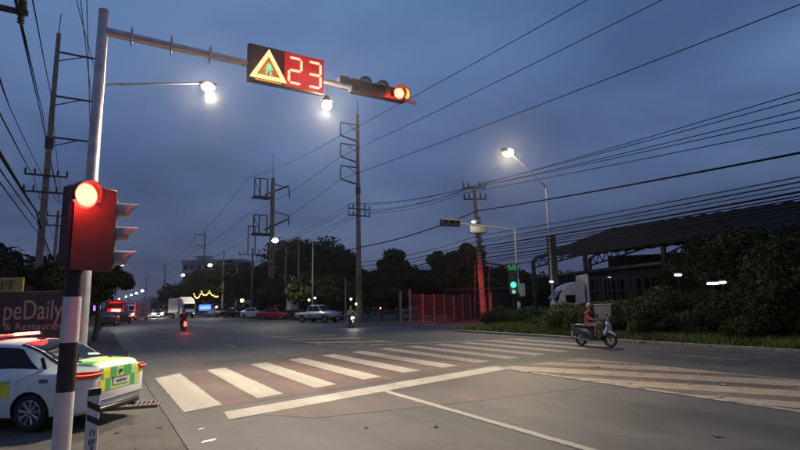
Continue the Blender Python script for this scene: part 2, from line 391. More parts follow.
# ================================================================== SIGNALS AND LAMPS (near side)
def frame(fwd, upv=(0, 0, 1)):
    """matrix whose -Y looks along fwd"""
    f = Vector(fwd).normalized(); u = Vector(upv); x = (-f).cross(u).normalized(); u = x.cross(-f)
    M = Matrix.Identity(4)
    for i in range(3): M[i][0] = x[i]; M[i][1] = -f[i]; M[i][2] = u[i]
    return M
def at(o, loc, M=None):
    mm = (M or Matrix.Identity(4)).copy(); mm.translation = Vector(loc); o.matrix_local = mm; return o
def visor(parent, loc, M, r, ln, m_=black, full=False):
    """a tunnel visor: an open tube cut back below"""
    b = MB(); n = 24; a0, a1 = (-.5, 3.64) if not full else (0, 6.2832); vs = []; fs = []
    for k, rr in ((0, r), (1, r*.955)):
        for j in range(n+1):
            t = a0+(a1-a0)*j/n; lo = ln*(.55+.45*max(0, math.sin(t)))
            for yy in (0, -lo): vs.append((rr*math.cos(t), yy, rr*math.sin(t)))
    q = 2*(n+1)
    for j in range(n):
        i = 2*j; fs += [(i, i+2, i+3, i+1), (q+i, q+i+1, q+i+3, q+i+2), (i+1, i+3, q+i+3, q+i+1)]
    b.add(vs, fs); return at(b.build('visor', m_, parent), loc, M)
def lens(parent, loc, M, r, m_):
    b = MB(); b.lathe([(r, 0), (r*.93, .012), (r*.7, .035), (r*.35, .05), (.005, .054)], (0, 0, 0), (0, -1, 0), 24)
    if m_ is redlens_hot:
        b = MB(); b.cur = 1; b.lathe([(r, 0), (r*.97, .012), (r*.84, .030)], (0, 0, 0), (0, -1, 0), 28, close=False); b.cur = 0
        b.lathe([(r*.84, .030), (r*.5, .046), (.005, .056)], (0, 0, 0), (0, -1, 0), 28, close=False); return at(b.build('lens', [lens_core, redlens], parent), loc, M)
    return at(b.build('lens', m_, parent), loc, M)
lens_core = emis('lens_core', (1, .68, .34), 1.7)
dead = mat('unlit_lens', (.018, .014, .013), .5)
# --- striped post with its heads
P0 = PD(60.5, 455, 8.22); P0.z = -.012
t = thing('signal_post', 'black and white banded signal post with a big glowing red lamp by the white sedan', 'traffic light', P0)
z = 0
bands = [(0, .80, whitep), (.80, 1.43, blackp), (1.43, 2.03, whitep), (2.03, 3.50, blackp)]
for z0, z1, mm in bands:
    o = MB().lathe([(.108, z0), (.108, z1)], n=24, close=True).build('post_band', mm, t)
face = (-P0.x*.9-.12, -P0.y, 0); M = frame(face)
hz_ = 2.42
M = frame((.6, -.8, 0)); X = M.to_3x3()
PC = Vector((-.06, 8.2, 2.95))-P0
at(MB().box((0, .07, 0), (.40, .20, 1.12), ch=.03).build('signal_head', black, t), PC+X @ Vector((-.22, 0, 0)), M)
at(MB().box((-.075, -.045, 0), (.62, .016, 1.17), ch=.006).build('backplate', mat('backplate_black', (.030, .022, .020), .42), t), PC, M)
for k, mm in enumerate((redlens_hot,)):
    c = X @ Vector((-.25, -.054, .43-.38*k)) + PC
    if k == 0: lens(t, c, M, .185, mm); visor(t, c, M, .195, .14)
LC = X @ Vector((-.25, -.28, .41)) + PC
# second head, turned towards the crossing on the right: its grey visors stick out
M2 = frame((1, -.12, 0)); X2 = M2.to_3x3()
HB = Vector((.09, 8.95, 3.0))-P0
at(MB().box((0, 0, 0), (.34, .20, 1.10), ch=.03).build('signal_head', black, t), HB, M2)
gv = mat('visor_grey', (.42, .40, .39), .4)
for k in range(3):
    c = X2 @ Vector((0, -.105, .36-.37*k)) + HB
    lens(t, c, M2, .10, dead); visor(t, c, M2, .11, .30, gv, True)
for zz in (.25, .85):
    MB().tube([(0, .05, hz_+zz), HB*1.0-Vector((0, 0, HB.z-hz_-zz))], .025).build('bracket', galv, t)
MB().box((.02, .125, hz_-.22), (.14, .05, .26), ch=.01).build('junction_box', black, t)
point('signal_light', LC, 110, (1, .03, .015), t, .14)

# --- mast arm
m0 = Vector((-.24, 11.9, -.012)); za = 7.75; xe = 7.85
t = thing('mast_arm_signal', 'tall galvanised steel mast with a long arm reaching out over the crossing', 'traffic light', m0)
MB().lathe([(.20, 0), (.20, .03), (.125, .031), (.115, 4), (.10, 8.15), (.104, 8.15), (.104, 8.2), (.02, 8.22)], n=20).build('pole', galv, t)
ye = .3
MB().tube([(.05, 0, za-.02), (4, ye*.5, za+.01), (xe-m0.x, ye, za+.0)], [.095, .08, .062], 12).build('arm', galv, t)
for x in (.55, 1.35, 2.2):
    b = MB(); b.box((x, ye*x/8, za), (.05, .24, .26), ch=.01); b.tube([(x, ye*x/8, za-.24), (x, ye*x/8, za+.24)], .014, 6); b.build('arm_clamp', galv, t)
# countdown board
tl, br_ = PY(247.5, 44, 12.05), PY(322, 97, 12.05)
cx = (tl.x+br_.x)/2; bw = br_.x-tl.x; 
zl = (PY(247.5, 44, 12.05).z+PY(245.3, 80.4, 12.05).z)/2; bh = PY(247.5, 44, 12.05).z-PY(245.3, 80.4, 12.05).z
board = MB().box((0, 0, 0), (bw, .16, bh), ch=.012).build('countdown_board', mat('board_face', (.02, .012, .012), .5), t)
Bloc = Vector((cx, 12.05-.05, zl-.02))-m0; board.location = Bloc
seg_m = emis('red_segment', (1, .20, .13), 4.0); segd = emis('red_board_glow', (1, .02, .012), .35, (.12, .004, .004))
b = MB().box((bw*.225, -.083, 0), (bw*.53, .008, bh*.96)); b.build('digit_panel', segd, board)
def seg(cx, cz, w_, h_, on):
    th = .062; s = MB()
    P = {'a': (0, h_/2, 1), 'd': (0, -h_/2, 1), 'g': (0, 0, 1), 'b': (w_/2, h_/4, 0), 'c': (w_/2, -h_/4, 0), 'f': (-w_/2, h_/4, 0), 'e': (-w_/2, -h_/4, 0)}
    for k in on:
        x, z, hz = P[k]; ln = (w_ if hz else h_/2)-.03
        q = [(-ln/2, 0), (-ln/2+th/2, th/2), (ln/2-th/2, th/2), (ln/2, 0), (ln/2-th/2, -th/2), (-ln/2+th/2, -th/2)]
        if not hz: q = [(-b_, a_) for a_, b_ in q]
        q = [(cx+x+a_+.06*(z+b_)*0, cz+z+b_) for a_, b_ in q]
        n_ = 6; s.add([(a_, -.088, b_) for a_, b_ in q]+[(a_, -.100, b_) for a_, b_ in q], [tuple(range(6)), tuple(range(6, 12))]+[(i, (i+1) % 6, 6+(i+1) % 6, 6+i) for i in range(6)])
    return s.build('digit', seg_m, board, 0)
dw, dh = bw*.165, bh*.70
seg(bw*.10, 0, dw, dh, 'abged'); seg(bw*.365, 0, dw, dh, 'abgcd')
# warning triangle with a green walker
def triprism(r, y0, y1, cz=0):
    p = [(r*math.cos(a), cz+r*math.sin(a)) for a in (R(90), R(210), R(330))]
    return [(x*1.0, y0, z) for x, z in p]+[(x, y1, z) for x, z in p]
tri = MB(); ro, ri = bh*.56, bh*.36
o_ = triprism(ro, -.085, -.095); i_ = triprism(ri, -.085, -.095)
tri.add(o_+i_, [(3, 4, 10, 9), (4, 5, 11, 10), (5, 3, 9, 11), (0, 1, 4, 3), (1, 2, 5, 4), (2, 0, 3, 5), (6, 7, 10, 9), (7, 8, 11, 10), (8, 6, 9, 11)])
to = tri.build('warning_triangle', emis('triangle_glow', (1, .62, .22), 2.2), board, 0); to.location = (-bw*.245, 0, -bh*.12)
MB().add(triprism(ri*1.0, -.084, -.088), [(3, 4, 5), (0, 1, 2)]).build('triangle_field', emis('orange_field', (1, .30, .03), .30, (.1, .03, .0)), to, 0)
wk = MB(); wk.ball((0, -.095, .13), .045, 8); wk.tube([(0, -.095, .10), (0, -.095, -.04)], [.07, .055], 8)
wk.tube([(-.03, -.095, -.02), (-.07, -.095, -.15)], .026, 6); wk.tube([(.03, -.095, -.02), (.06, -.095, -.15)], .026, 6); wk.tube([(-.02, -.095, .07), (-.1, -.095, -.02)], .02, 6); wk.tube([(.02, -.095, .07), (.1, -.095, .0)], .02, 6)
wk.build('walking_figure', emis('green_figure', (.12, .75, .42), .9), to)
db = MB(); 
db.box((-bw*.245, -.085, -bh*.44), (.66, .012, .03))
db.build('lamp_strip', emis('orange_lamp_row', (1, .40, .05), .8), board, 0)
point('board_light', Bloc+Vector((bw*.2, -.45, 0)), 16, (1, .05, .03), t, .3); point('board_light', Bloc+Vector((-bw*.25, -.35, -.05)), 16, (1, .40, .08), t, .25)
# signal head lying along the arm
hx = [PY(px, 92, 12.15).x for px in (352, 374, 391)]
zc = PY(376, 92, 12.15).z
x0, x1 = PY(350, 88, 12.15).x, PY(404, 100, 12.15).x
at(MB().box((0, 0, 0), (x1-x0, .20, .40), ch=.03).build('signal_head', black, t), Vector(((x0+x1)/2, 12.2-.05, za+.06))-m0)
Mh = frame((-.28, -1, -.10)); Xh = Mh.to_3x3()
L3 = [x0+.38, x0+.92, x1-.24]
for x, mm in zip(L3, (dead, dead, redlens_hot)):
    c = Vector((x, 12.2-.16, za+.08))-m0
    lens(t, c, Mh, .17, mm); visor(t, c, Mh, .20, .26)
c = Vector((x1+.03, 12.2+.05, za+.20))-m0
bk = MB(); bk.lathe([(.235, 0), (.235, .05), (.21, .05), (.20, .03)], (0, 0, 0), (0, -1, 0), 28); at(bk.build('hood_ring', mat('amber_ring', (.35, .16, .01), .4), t), c, Mh)
b = MB(); b.lathe([(.20, .0), (.17, .03), (.01, .055)], (0, -.0, 0), (0, -1, 0), 24); at(b.build('lit_hood_disc', amber, t), c+Vector((0, -.03, 0)), Mh)  # glowing disc stands in for the visor hood's lit inside
at(MB().box((0, 0, 0), (.30, .18, .34), ch=.03).build('end_housing', black, t), Vector((x0-.17, 12.2-.02, za+.12))-m0)
point('signal_light', Vector((L3[2]-.10, 11.62, za+.05))-m0, 60, (1, .04, .02), t, .15)
# --- lamp hung under the arm
hp = PY(325, 106, 12.2)
t = thing('hanging_lamp', 'bright bulb lamp hung under the signal arm beside the countdown board', 'lamp', (hp.x, hp.y-.12, hp.z))
MB().tube([(.05, .05, .62), (.05, .0, .36), (0, 0, .2)], .025).build('stem', galv, t)
MB().lathe([(.05, .24), (.11, .18), (.16, .08), (.165, .06)], n=20).build('shade', gdark, t)
MB().ball((0, 0, -.02), .14, 18, (1, 1, 1.05)).build('bulb', lampw, t)
point('lamp_light', (0, -.02, -.20), 4200*LAMP_E, (1, .86, .66), t, .15, spot=146, direc=(-.25, -.45, -.85)); point('lamp_glow', (0, -.17, -.1), 150, (1, .82, .56), t, .1)

# --- street lamps
def street_lamp(label, base, arm_to, bend_z, power, col, spot=False, pole_r=.07, head=True, m_=None, kind='curve', group='street lamps along the road', lm=None, hr=1.0, cone=158, aim=(0, 0, -1), omni=.12):
    b0 = Vector(base); t = thing('street_lamp', label, 'street lamp', b0, 0, group)
    m_ = m_ or galv; a = Vector(arm_to)-b0
    h = Vector((a.x, a.y, 0)); 
    if kind == 'curve':
        pts = [(0, 0, 0), (0, 0, bend_z*.5), (0, 0, bend_z-.5), (h.x*.03, h.y*.03, bend_z-.2), (h.x*.10, h.y*.10, bend_z-.05), (h.x*.2, h.y*.2, bend_z), (a.x, a.y, a.z+.1)]
        rr = [pole_r*1.3, pole_r, pole_r*.8, pole_r*.7, pole_r*.62, pole_r*.58, pole_r*.5]
    else:
        pts = [(0, 0, 0), (0, 0, bend_z*.5), (0, 0, bend_z-.15), (h.x*.06, h.y*.06, bend_z+.02), (a.x, a.y, a.z+.08)]
        rr = [pole_r*1.4, pole_r*1.1, pole_r*.85, pole_r*.75, pole_r*.5]
    MB().tube(pts, rr, 12).build('pole', m_, t)
    if omni: point('lamp_glow', a+Vector((0, 0, -.03-.2*hr)), power*omni, col, t, .12)
    rz = math.atan2(a.y, a.x)
    hd = MB(); hd.box((0, 0, .06), (.62*hr, .24*hr, .12*hr), rz, ch=.04); o = hd.build('lamp_head', gdark, t); o.location = a
    b = MB(); b.ball((0, 0, -.03), .20*hr, 16, (1.2, 1, .8)); o = b.build('lamp_glass', lm or lampc, t); o.location = a
    point('lamp_light', a+Vector((0, 0, -.05-.17*hr)), power*LAMP_E, col, t, .15, spot=cone, direc=aim)
    return t
warm = (1, .80, .52); cool = (1, .90, .72)
lp = PY(208, 86, 17.6)
street_lamp('grey street lamp curving out from behind the mast over the near carriageway', (-.36, 17.9, -.012), lp, PD(112, 83, 17.9).z, 4600, (1, .85, .62), lm=lampw, cone=152, aim=(.1, -.5, -.85), hr=1.0)
lp = PX(508, 152, 22.0); bpole = PD(555, 328, 35.8); bpole.z = .2
t = street_lamp('tall street lamp with a bent arm and warm round light above the grass verge', bpole, lp, PD(545, 186, 35.8).z-.2, 5200, warm, kind='bend', lm=lampw, hr=1.75, cone=148, aim=(-.62, -.62, -.62), omni=.16)
# banded foot, small lamp and board on that pole
for k in range(5):
    MB().lathe([(.135, .12+.3*k), (.135, .12+.3*(k+1))], n=16).build('post_band', (blackp if k % 2 else whitep), t)
d = 35.8
zz = PD(547, 282, d).z
b = MB(); b.box((-.25, -.1, zz-.2), (.34, .2, .16), ch=.02); b.build('small_lamp', gdark, t)
MB().box((-.28, -.22, zz-.2), (.26, .04, .10)).build('small_lamp_glass', emis('small_white_lamp', (1, .97, .9), 7), t)
z1, z2 = PD(549, 236, d).z-.2, PD(551, 285, d).z-.2
MB().box((.12, -.05, (z1+z2)/2), (.10, .62, z1-z2), R(28), ch=.03).build('sign_board', mat('board_back', (.02, .02, .022), .7), t)

# --- far-side lamps that run on along the road
specs = [('street lamp glowing in front of the pole with the transformer frames', (275, 240), 55.5, 1900), ('street lamp lit in front of the pale apartment block', (210, 265), 93, 2200),
         ('street lamp lit left of the apartment block above the white lorry', (183, 275), 124, 2200)]
for lab, (px, py), y, pw in specs:
    lp = PY(px, py, y); street_lamp(lab, (21.2, y+.3, 0), lp, lp.z+.3, pw, cool, lm=emis('far_lamp_glass', (1, .93, .75), 30), hr=1.5)
rowlab = ['nearest and highest of the far row of lamps above the traffic', 'second of the far row of lamps above the traffic', 'third of the far row of lamps above the traffic', 'fourth of the far row of lamps above the traffic', 'fifth of the far row of lamps, just over the red glow', 'last and lowest of the far row of lamps by the tree']
for lab, (px, py), y in zip(rowlab, [(142.3, 290.8), (136.5, 293.2), (131.2, 294.9), (126, 296.7), (119, 299), (111, 301.5)], [235, 275, 315, 370, 445, 590]):
    lp = PY(px, py, y); street_lamp(lab, (lp.x+3, y, 0), lp, lp.z+.3, 60, cool, lm=emis('far_lamp_glass', (1, .93, .75), 30), hr=2.4)
lp = PY(121, 263.5, 60)
street_lamp('street lamp shining below the grey visors of the banded signal post', (-1.2, 60, -.01), lp, lp.z+.3, 1300, cool, lm=emis('far_lamp_glass', (1, .93, .75), 30), hr=1.4)

# --- signal on the far right: pole, arm with a head, green head and box
b0 = PD(520, 326, 38.9); b0.z = .25
t = thing('cantilever_signal', 'white cantilever signal pole with banded foot and a green light, on the verge', 'traffic light', b0)
top = PD(516, 229, 38.9)-b0
for z0, z1, mm in ((0, 1.5, whitep), (1.5, 2.15, blackp), (2.15, 3.2, whitep)):
    MB().lathe([(.13, z0), (.13, z1)], n=16).build('post_band', mm, t)
MB().tube([(0, 0, 3.2), (0, 0, top.z)], [.10, .08], 12).build('pole', mat('pale_steel', (.55, .55, .54), .45, .2), t)
ae = PD(450, 222.5, 35.5)-b0
MB().tube([(0, 0, top.z-.05), ae], [.075, .055], 10).build('arm', MATS['pale_steel'], t)
ad = (ae-Vector((0, 0, ae.z))).normalized(); rz = math.atan2(ad.y, ad.x)
o = MB().box((0, 0, 0), (1.55, .30, .42), rz, ch=.04).build('signal_head', black, t); o.location = ae+Vector((0, 0, -.06))
o = MB().box((0, 0, 0), (1.5, .34, .04), rz).build('lit_head_top', mat('lit_top_cream', (.55, .50, .36), .5), t); o.location = ae+Vector((0, 0, .19))  # cream plate paints in the lamp light falling on the head's top
for k in (-1, 0, 1):
    c = ae+ad*.5*k+Vector((0, .16, -.06)); lens(t, c, frame((0, 1, 0)), .14, redlens if k == 1 else dead); visor(t, c, frame((0, 1, 0)), .16, .2)
    visor(t, c-Vector((0, .32, 0)), frame((0, -1, 0)), .16, .2)
point('signal_light', ae+Vector((.6, .9, -.3)), 4800, (1, .03, .02), t, .2, spot=58, direc=PD(458, 306, 45)-b0-ae)
# green head facing the camera
gc = PD(513, 281, 38.3)-b0
Mg = frame((-.7, -1, 0)); Xg = Mg.to_3x3()
at(MB().box((0, 0, 0), (.62, .22, 2.0), ch=.04).build('signal_head', black, t), gc, Mg)
lens(t, gc+Xg @ Vector((0, -.115, -.28)), Mg, .22, greenl); visor(t, gc+Xg @ Vector((0, -.11, -.28)), Mg, .24, .26)
lens(t, gc+Xg @ Vector((0, -.115, -.78)), Mg, .14, emis('white_lens', (.6, 1, .9), .5)); lens(t, gc+Xg @ Vector((0, -.115, .2)), Mg, .14, dead)
cd = at(MB().box((0, 0, 0), (.8, .16, .55), ch=.02).build('countdown_board', black, t), gc+Xg @ Vector((-.05, -.05, .98)), Mg)
for q, on in ((-.17, 'acdfg'), (.17, 'abcdefg')):
    s = MB()
    P_ = {'a': (0, .17, 1), 'd': (0, -.17, 1), 'g': (0, 0, 1), 'b': (.1, .085, 0), 'c': (.1, -.085, 0), 'f': (-.1, .085, 0), 'e': (-.1, -.085, 0)}
    for k in on: x, z_, h_ = P_[k]; s.box((q+x, -.085, z_), (.2 if h_ else .06, .012, .06 if h_ else .17))
    s.build('digit', greent, cd, 0)
at(MB().box((0, 0, 0), (.42, .30, .95), ch=.03).build('control_box', mat('grey_box', (.36, .36, .35), .5), t), PD(522, 290, 38.9)-b0)
MB().tube([gc+Vector((.1, .1, .3)), (0, 0, gc.z+.3)], .04).build('bracket', galv, t)
point('signal_light', gc+Xg @ Vector((0, -.8, -.28)), 12, (.15, 1, .7), t, .15)
# --- lamp on the leaning pole

# ================================================================== UTILITY POLES AND CABLES
def insulator(b, p, h=.32, r=.07):
    p = Vector(p); b.lathe([(.03, 0), (r, .05), (.035, .09), (r, .14), (.035, .18), (r*.9, .23), (.03, h)], p, (0, 0, 1), 10)
def one_insulator(t, p, h, r):
    k = (round(h, 2), round(r, 3))
    if k not in INS: b = MB(); insulator(b, (0, 0, 0), h, r); o = b.build('insulator', insul, t); INS[k] = o
    else: o = INS[k].copy(); COL.objects.link(o); o.parent = t
    o.location = p; return o
INS = {}
def lv_arms(t, zs, half=1.25, ax='x', my=1):
    for z_ in zs:
        d = (1, 0, 0) if ax == 'x' else (0, 1, 0); d = Vector(d)
        b = MB(); b.box(Vector((0, -.2, z_)), ((half*2, .10, .12) if ax == 'x' else (.10, half*2, .12))); b.build('crossarm', rust, t)
        for k in (-1, -.55, .55, 1): one_insulator(t, d*half*.97*k+Vector((0, -.2, z_+.06)), .40, .095)
def concrete_pole(t, h, r0=.24, r1=.13, lean=(0, 0)):
    b = MB(); n = 6; vs = []; fs = []
    k = 8
    for i in range(k+1):
        u = i/k; rr = r0+(r1-r0)*u
        for sx, sy in ((-1, -.82), (-.82, -1), (.82, -1), (1, -.82), (1, .82), (.82, 1), (-.82, 1), (-1, .82)):
            vs.append((rr*sx+lean[0]*u, rr*sy+lean[1]*u, h*u))
    for i in range(k):
        for j in range(8): fs.append((i*8+j, i*8+(j+1) % 8, (i+1)*8+(j+1) % 8, (i+1)*8+j))
    fs += [tuple(range(7, -1, -1)), tuple(range(k*8, k*8+8))]
    b.add(vs, fs); return b.build('pole', conc_pole, t, 20)
def hv_pole(label, base, side, h=22.0, arms=((20.6, 2.0), (18.3, 2.0), (15.9, 2.0)), lv=(11.6, 10.9), mtop=1.5, posts=True):
    t = thing('utility_pole', label, 'utility pole', base, 0, 'concrete utility poles along the road')
    concrete_pole(t, h)
    MB().tube([(0, 0, h-.1), (.02, 0, h+mtop), (-.12*side*-1, 0, h+mtop+.1)], .03, 6).build('ground_wire_rod', rust, t)
    tips = []
    for z_, ln in arms:
        b = MB(); b.box((side*ln/2, 0, z_+.18), (ln, .10, .12)); b.tube([(side*.15, 0, z_-.5), (side*ln*.62, 0, z_+.12)], .04, 6)
        b.build('arm', rust, t)
        b = MB(); b.tube([(side*ln, 0, z_+.12), (side*(ln+.02), 0, z_-1.25)], .05, 8)
        for q in range(6): b.lathe([(.03, 0), (.13, .05), (.03, .09)], (side*(ln+.003*q), 0, z_-.15-.19*q), (0, 0, 1), 8)
        b.build('insulator_string', insul, t)
        if posts: MB().tube([(side*ln, 0, z_-1.25), (side*.2, 0, z_-1.62)], [.07, .10], 6).build('line_post', insul, t)
        tips.append(Vector(base)+Vector((side*ln, 0, z_-1.28)))
    lv_arms(t, lv)
    b = MB(); b.lathe([(.27, 13.2), (.27, 14.0)], n=12); b.build('band', rust, t)
    return t, tips
poleA, tipA = hv_pole('tall utility pole with three arms rising between the motorcyclist and the fence', (23.0, 47.4, 0), -1)
poleL, tipL = hv_pole('tall utility pole beyond the cafe banner, with arms towards the road', (-3.6, 42.8, -.012), 1, h=22, arms=((20.4, 2.6), (17.0, 2.6), (13.9, 2.6)), lv=(11.2, 10.0), posts=False)
poleB, tipB = hv_pole('slim far utility pole rising in front of the apartment block', (24.2, 145, 0), -1, arms=((21, 2.6), (18, 2.6), (15, 2.6)), posts=False)
poleC, tipC = hv_pole('far utility pole above the queue of traffic, nearer one', (26.0, 256, 0), -1, arms=((20.4, 1.2),), lv=(12,))
poleD, tipD = hv_pole('farthest slim utility pole above the queue of traffic', (26.3, 361, 0), -1, arms=((20.4, 1.2),), lv=(12,))
# pole with the transformer frames
t = thing('utility_pole', 'utility pole carrying two big box frames and insulators, above the parked red car', 'utility pole', (22.6, 77, 0), 0, 'concrete utility poles along the road')
concrete_pole(t, 21.5, .42, .24)
MB().tube([(0, 0, 21.4), (0, 0, 25.5)], .04, 6).build('ground_wire_rod', rust, t)
tipP = []
for z_ in (18.3, 12.6):
    b = MB(); x0, x1 = -3.0, -.3
    b.tube([(x0, -.5, z_), (x1, -.5, z_)], .14, 6); b.tube([(x0, .9, z_), (x1, .9, z_)], .14, 6)
    for x in (x0, (x0+x1)/2, x1): b.tube([(x, -.5, z_), (x, .9, z_)], .10, 6)
    b.build('platform_frame', rust, t)
    b = MB()
    for x in (x0+.1, x0+.95, x1-.6): b.tube([(x, -.3, z_+.1), (x, -.3, z_+2.9)], .10, 6)
    b.tube([(x0, -.3, z_+2.9), (x1-.6, -.3, z_+2.9)], .08, 6); b.tube([(x0+1.1, -.3, z_+.1), (x0+.1, -.3, z_+2.7)], .06, 6)
    b.build('switch_frame', insul, t)
    tipP.append(Vector((22.6+x0, 76.7, z_+2.9)))
for z_ in (19.6, 14.2, 8.6):
    b = MB(); b.tube([(-1.2, 0, z_-.9), (2.6, 0, z_+1.0)], .13, 6); b.build('strut', rust, t)
for z_ in (20.6, 16.2, 11.8):
    b = MB(); b.tube([(.2, 0, z_), (2.6, 0, z_-.4)], .07, 6); b.tube([(2.6, 0, z_-.4), (2.7, 0, z_-2.0)], .09, 6); b.build('arm', rust, t)
b = MB(); b.lathe([(.75, 0), (.62, 1.0), (.50, 3), (.45, 6)], n=10); b.build('vine_sleeve', bark, t)
# lower poles behind it
def plain_pole(label, base, h, frames=False, r0=.17, r1=.10):
    t = thing('utility_pole', label, 'utility pole', base, 0, 'concrete utility poles along the road')
    concrete_pole(t, h, r0, r1)
    return t
t = plain_pole('short utility pole with a forked frame just behind the transformer pole', (21.0, 82, 0), 11)
lv_arms(t, (9.9,), 2.2)
b = MB(); 
for x in (-.8, .3): b.tube([(x, -.2, 10), (x, -.2, 14.6)], .09, 6)
b.tube([(-.8, -.2, 14.5), (.3, -.2, 14.5)], .09, 6); b.build('switch_frame', insul, t)
for lab, px, D, hh in [('bare pole standing left of the white notice board', 285, 78, 10.5), ('thin bare pole right behind the white notice board', 298, 74, 11.5), ('thin pole by the dark parked cars', 222, 100, 12), ('bare pole near the motorcyclist', 345.5, 52, 4.5)]:
    p = PD(px, 312, D); p.z = 0; plain_pole(lab, p, hh, r0=.16 if hh > 5 else .06, r1=.1 if hh > 5 else .05)
# smaller poles on the left
t = thing('utility_pole', 'smaller utility pole with two crossarms, seen behind the signal post', 'utility pole', (-4.1, 64, 0), 0, 'concrete utility poles along the road'); concrete_pole(t, 12.2, .2, .12); lv_arms(t, (11.6, 10.6), 1.7); poleM = t
t = thing('utility_pole', 'utility pole whose crossarm end shows at the top left corner', 'utility pole', (-4.2, 17.2, -.012), 0, 'concrete utility poles along the road'); concrete_pole(t, 11.6, .2, .12)
pt = PY(8, 8, 17.0)
b = MB(); b.box((.85, -.15, pt.z), (2.3, .12, .14)); b.build('crossarm', rust, t)
for x in (-.2, 1.0, 1.85): one_insulator(t, (x, -.15, pt.z+.07), .5, .13); one_insulator(t, (x, -.15, pt.z-.37), .3, .10)
# leaning pole with lamp, right of the fence
pb = PD(484, 318, 45); pb.z = 0; pt = PD(474, 186, 45)-pb
t = thing('utility_pole', 'leaning utility pole glowing red in front of the steel mesh fence', 'utility pole', pb, 0, 'concrete utility poles along the road'); poleR = t; PBR = pb
concrete_pole(t, pt.z, .20, .12, (pt.x, pt.y))
lz = math.atan2(-.86, .5)
for f in (.985, .90):
    c = Vector((pt.x*f, pt.y*f, pt.z*f)); d = Vector((.86, -.5, 0))
    b = MB(); b.box(c, (2.0, .12, .14), math.atan2(d.y, d.x)); b.build('crossarm', rust, t)
    for k in (-.95, -.5, .5, .95): one_insulator(t, c+d*k+Vector((0, 0, .07)), .5, .11)
c = PD(478, 228, 44.6)-pb
b = MB(); b.box(c+Vector((-.1, -.1, -.1)), (1.5, .4, .75), math.atan2(-.5, .86), ch=.05); b.build('equipment_box', mat('grey_steel_box', (.07, .07, .065), .6), t)
b = MB()
for k in range(14): q = .52+.018*k; b.box((pt.x*q+rnd.uniform(-.2, .2), pt.y*q-.3, pt.z*q), (rnd.uniform(.3, .8), .25, .12), rnd.uniform(0, 3))
b.build('cable_clamps', black, t)
c = PD(473.5, 222, 43.6)-pb
o = MB().box((0, 0, .1), (.6, .3, .14), ch=.03).build('lamp_head', gdark, t); o.location = c
o = MB().ball((0, 0, 0), .16, 14, (1.2, 1, .7)).build('lamp_glass', lampc, t); o.location = c
point('lamp_light', c+Vector((-.15, -.3, -.25)), 150, cool, t, .15)
# red bar and hoop frame by the pole
k = PD(484, 263, 44.4); e = PD(514, 266, 38.6)
t = thing('height_bar', 'red lit horizontal bar and hoop between the leaning pole and the green light', 'frame', (k.x, k.y, 0))
b = MB(); b.tube([k-Vector((k.x, k.y, 0)), e-Vector((k.x, k.y, 0))], .09, 6); b.build('bar', rust, t)
p = [PD(px, py, 44.2)-Vector((k.x, k.y, 0)) for px, py in ((475, 318), (475, 265), (489, 266), (489, 318))]
b = MB(); b.tube(p, .05, 6); b.build('hoop', rust, t)
e0 = e-Vector((k.x, k.y, 0)); b = MB(); b.tube([e0, (e0.x-.2, e0.y, e0.z-2), (e0.x-.3, e0.y, 0.1)], .05, 6); b.build('end_post', rust, t)

def cable(label, pts, r, sag, group, bend=None, name='overhead_cable'):
    pts = [Vector(p) for p in pts]; b = MB(); P = []
    for i in range(len(pts)-1):
        s = sag[i] if isinstance(sag, (list, tuple)) else sag
        for j in range(15 if i < len(pts)-2 else 16):
            u = j/15; q = pts[i].lerp(pts[i+1], u); q.z -= s*4*u*(1-u); P.append(q)
    b.tube(P, r, 5); return tag(b.build(name, wire, None), label, 'cable', group)
HVG, LVG, CMG, LFG = 'high power lines on the tall poles', 'power lines on the low crossarms', 'sagging communication cables', 'cables on the near roadside poles'
ends = [PD(580, 0, 29.0), PD(653, 0, 27.5), PD(797, 0, 25.2)]
nm = ['top', 'middle', 'lowest']
for k in range(3):
    e = ends[k]; a = tipA[k]; d = (e-a); far = a+d*1.55
    cable(f'{nm[k]} high power line sloping up to the right from the three armed pole', [a, far], .026, .25, HVG)
    q = [Vector((22.6-3.8, 76.7, (21.2, 15.5, 11.8)[k]))]
    cable(f'{nm[k]} high power line between the three armed pole and the transformer frame pole', [a, q[0]], .022, .5, HVG)
    cable(f'{nm[k]} faint power line running on beyond the transformer frame pole', [q[0], tipB[k], Vector((24.8, 256, tipB[k].z-.6))], .03, .6, HVG)
# low power lines: leaning pole -> right, -> three armed pole
ptR = PBR+pt
for k, (py, off) in enumerate(zip((90, 97, 108, 115, 125), (.0, -.05, -.5, -.55, -1.25))):
    s = ptR+Vector((.5-.35*k, -.3+.2*k, .1+off*.6)); r_ = PD(800, py, 24.0); e = s+(r_-s)*1.35
    cable(f'power line {("highest", "second highest", "middle", "second lowest", "lowest")[k]} of five fanning right from the leaning pole', [s, e], .022, .12, LVG)
    l_ = Vector((23.0+.5*(k-2), 47.2, (12.1, 12.0, 11.4, 11.3, 11.2)[k])); 
    cable(f'power line {("highest", "second highest", "middle", "second lowest", "lowest")[k]} of five between leaning and three armed pole', [s, l_], .022, .45, LVG)
    if k < 4: cable(f'power line {("highest", "second", "third", "lowest")[k]} of four running back from the three armed pole', [l_, Vector((22.6+.4*(k-2), 76.8, 10.9-.3*k))], .02, .5, LVG)
comm = [(150, 211, 247, .05), (174, 236, 262, .025), (179, 241, 266, .03), (184, 243, 270, .022), (189, 247, 276, .045), (196, 252, 282, .025), (203, 259, 286, .04), (210, 264, 290, .022), (193, 250, 279, .03), (199, 255, 284, .034), (206, 262, 288, .03), (216, 269, 294, .028)]
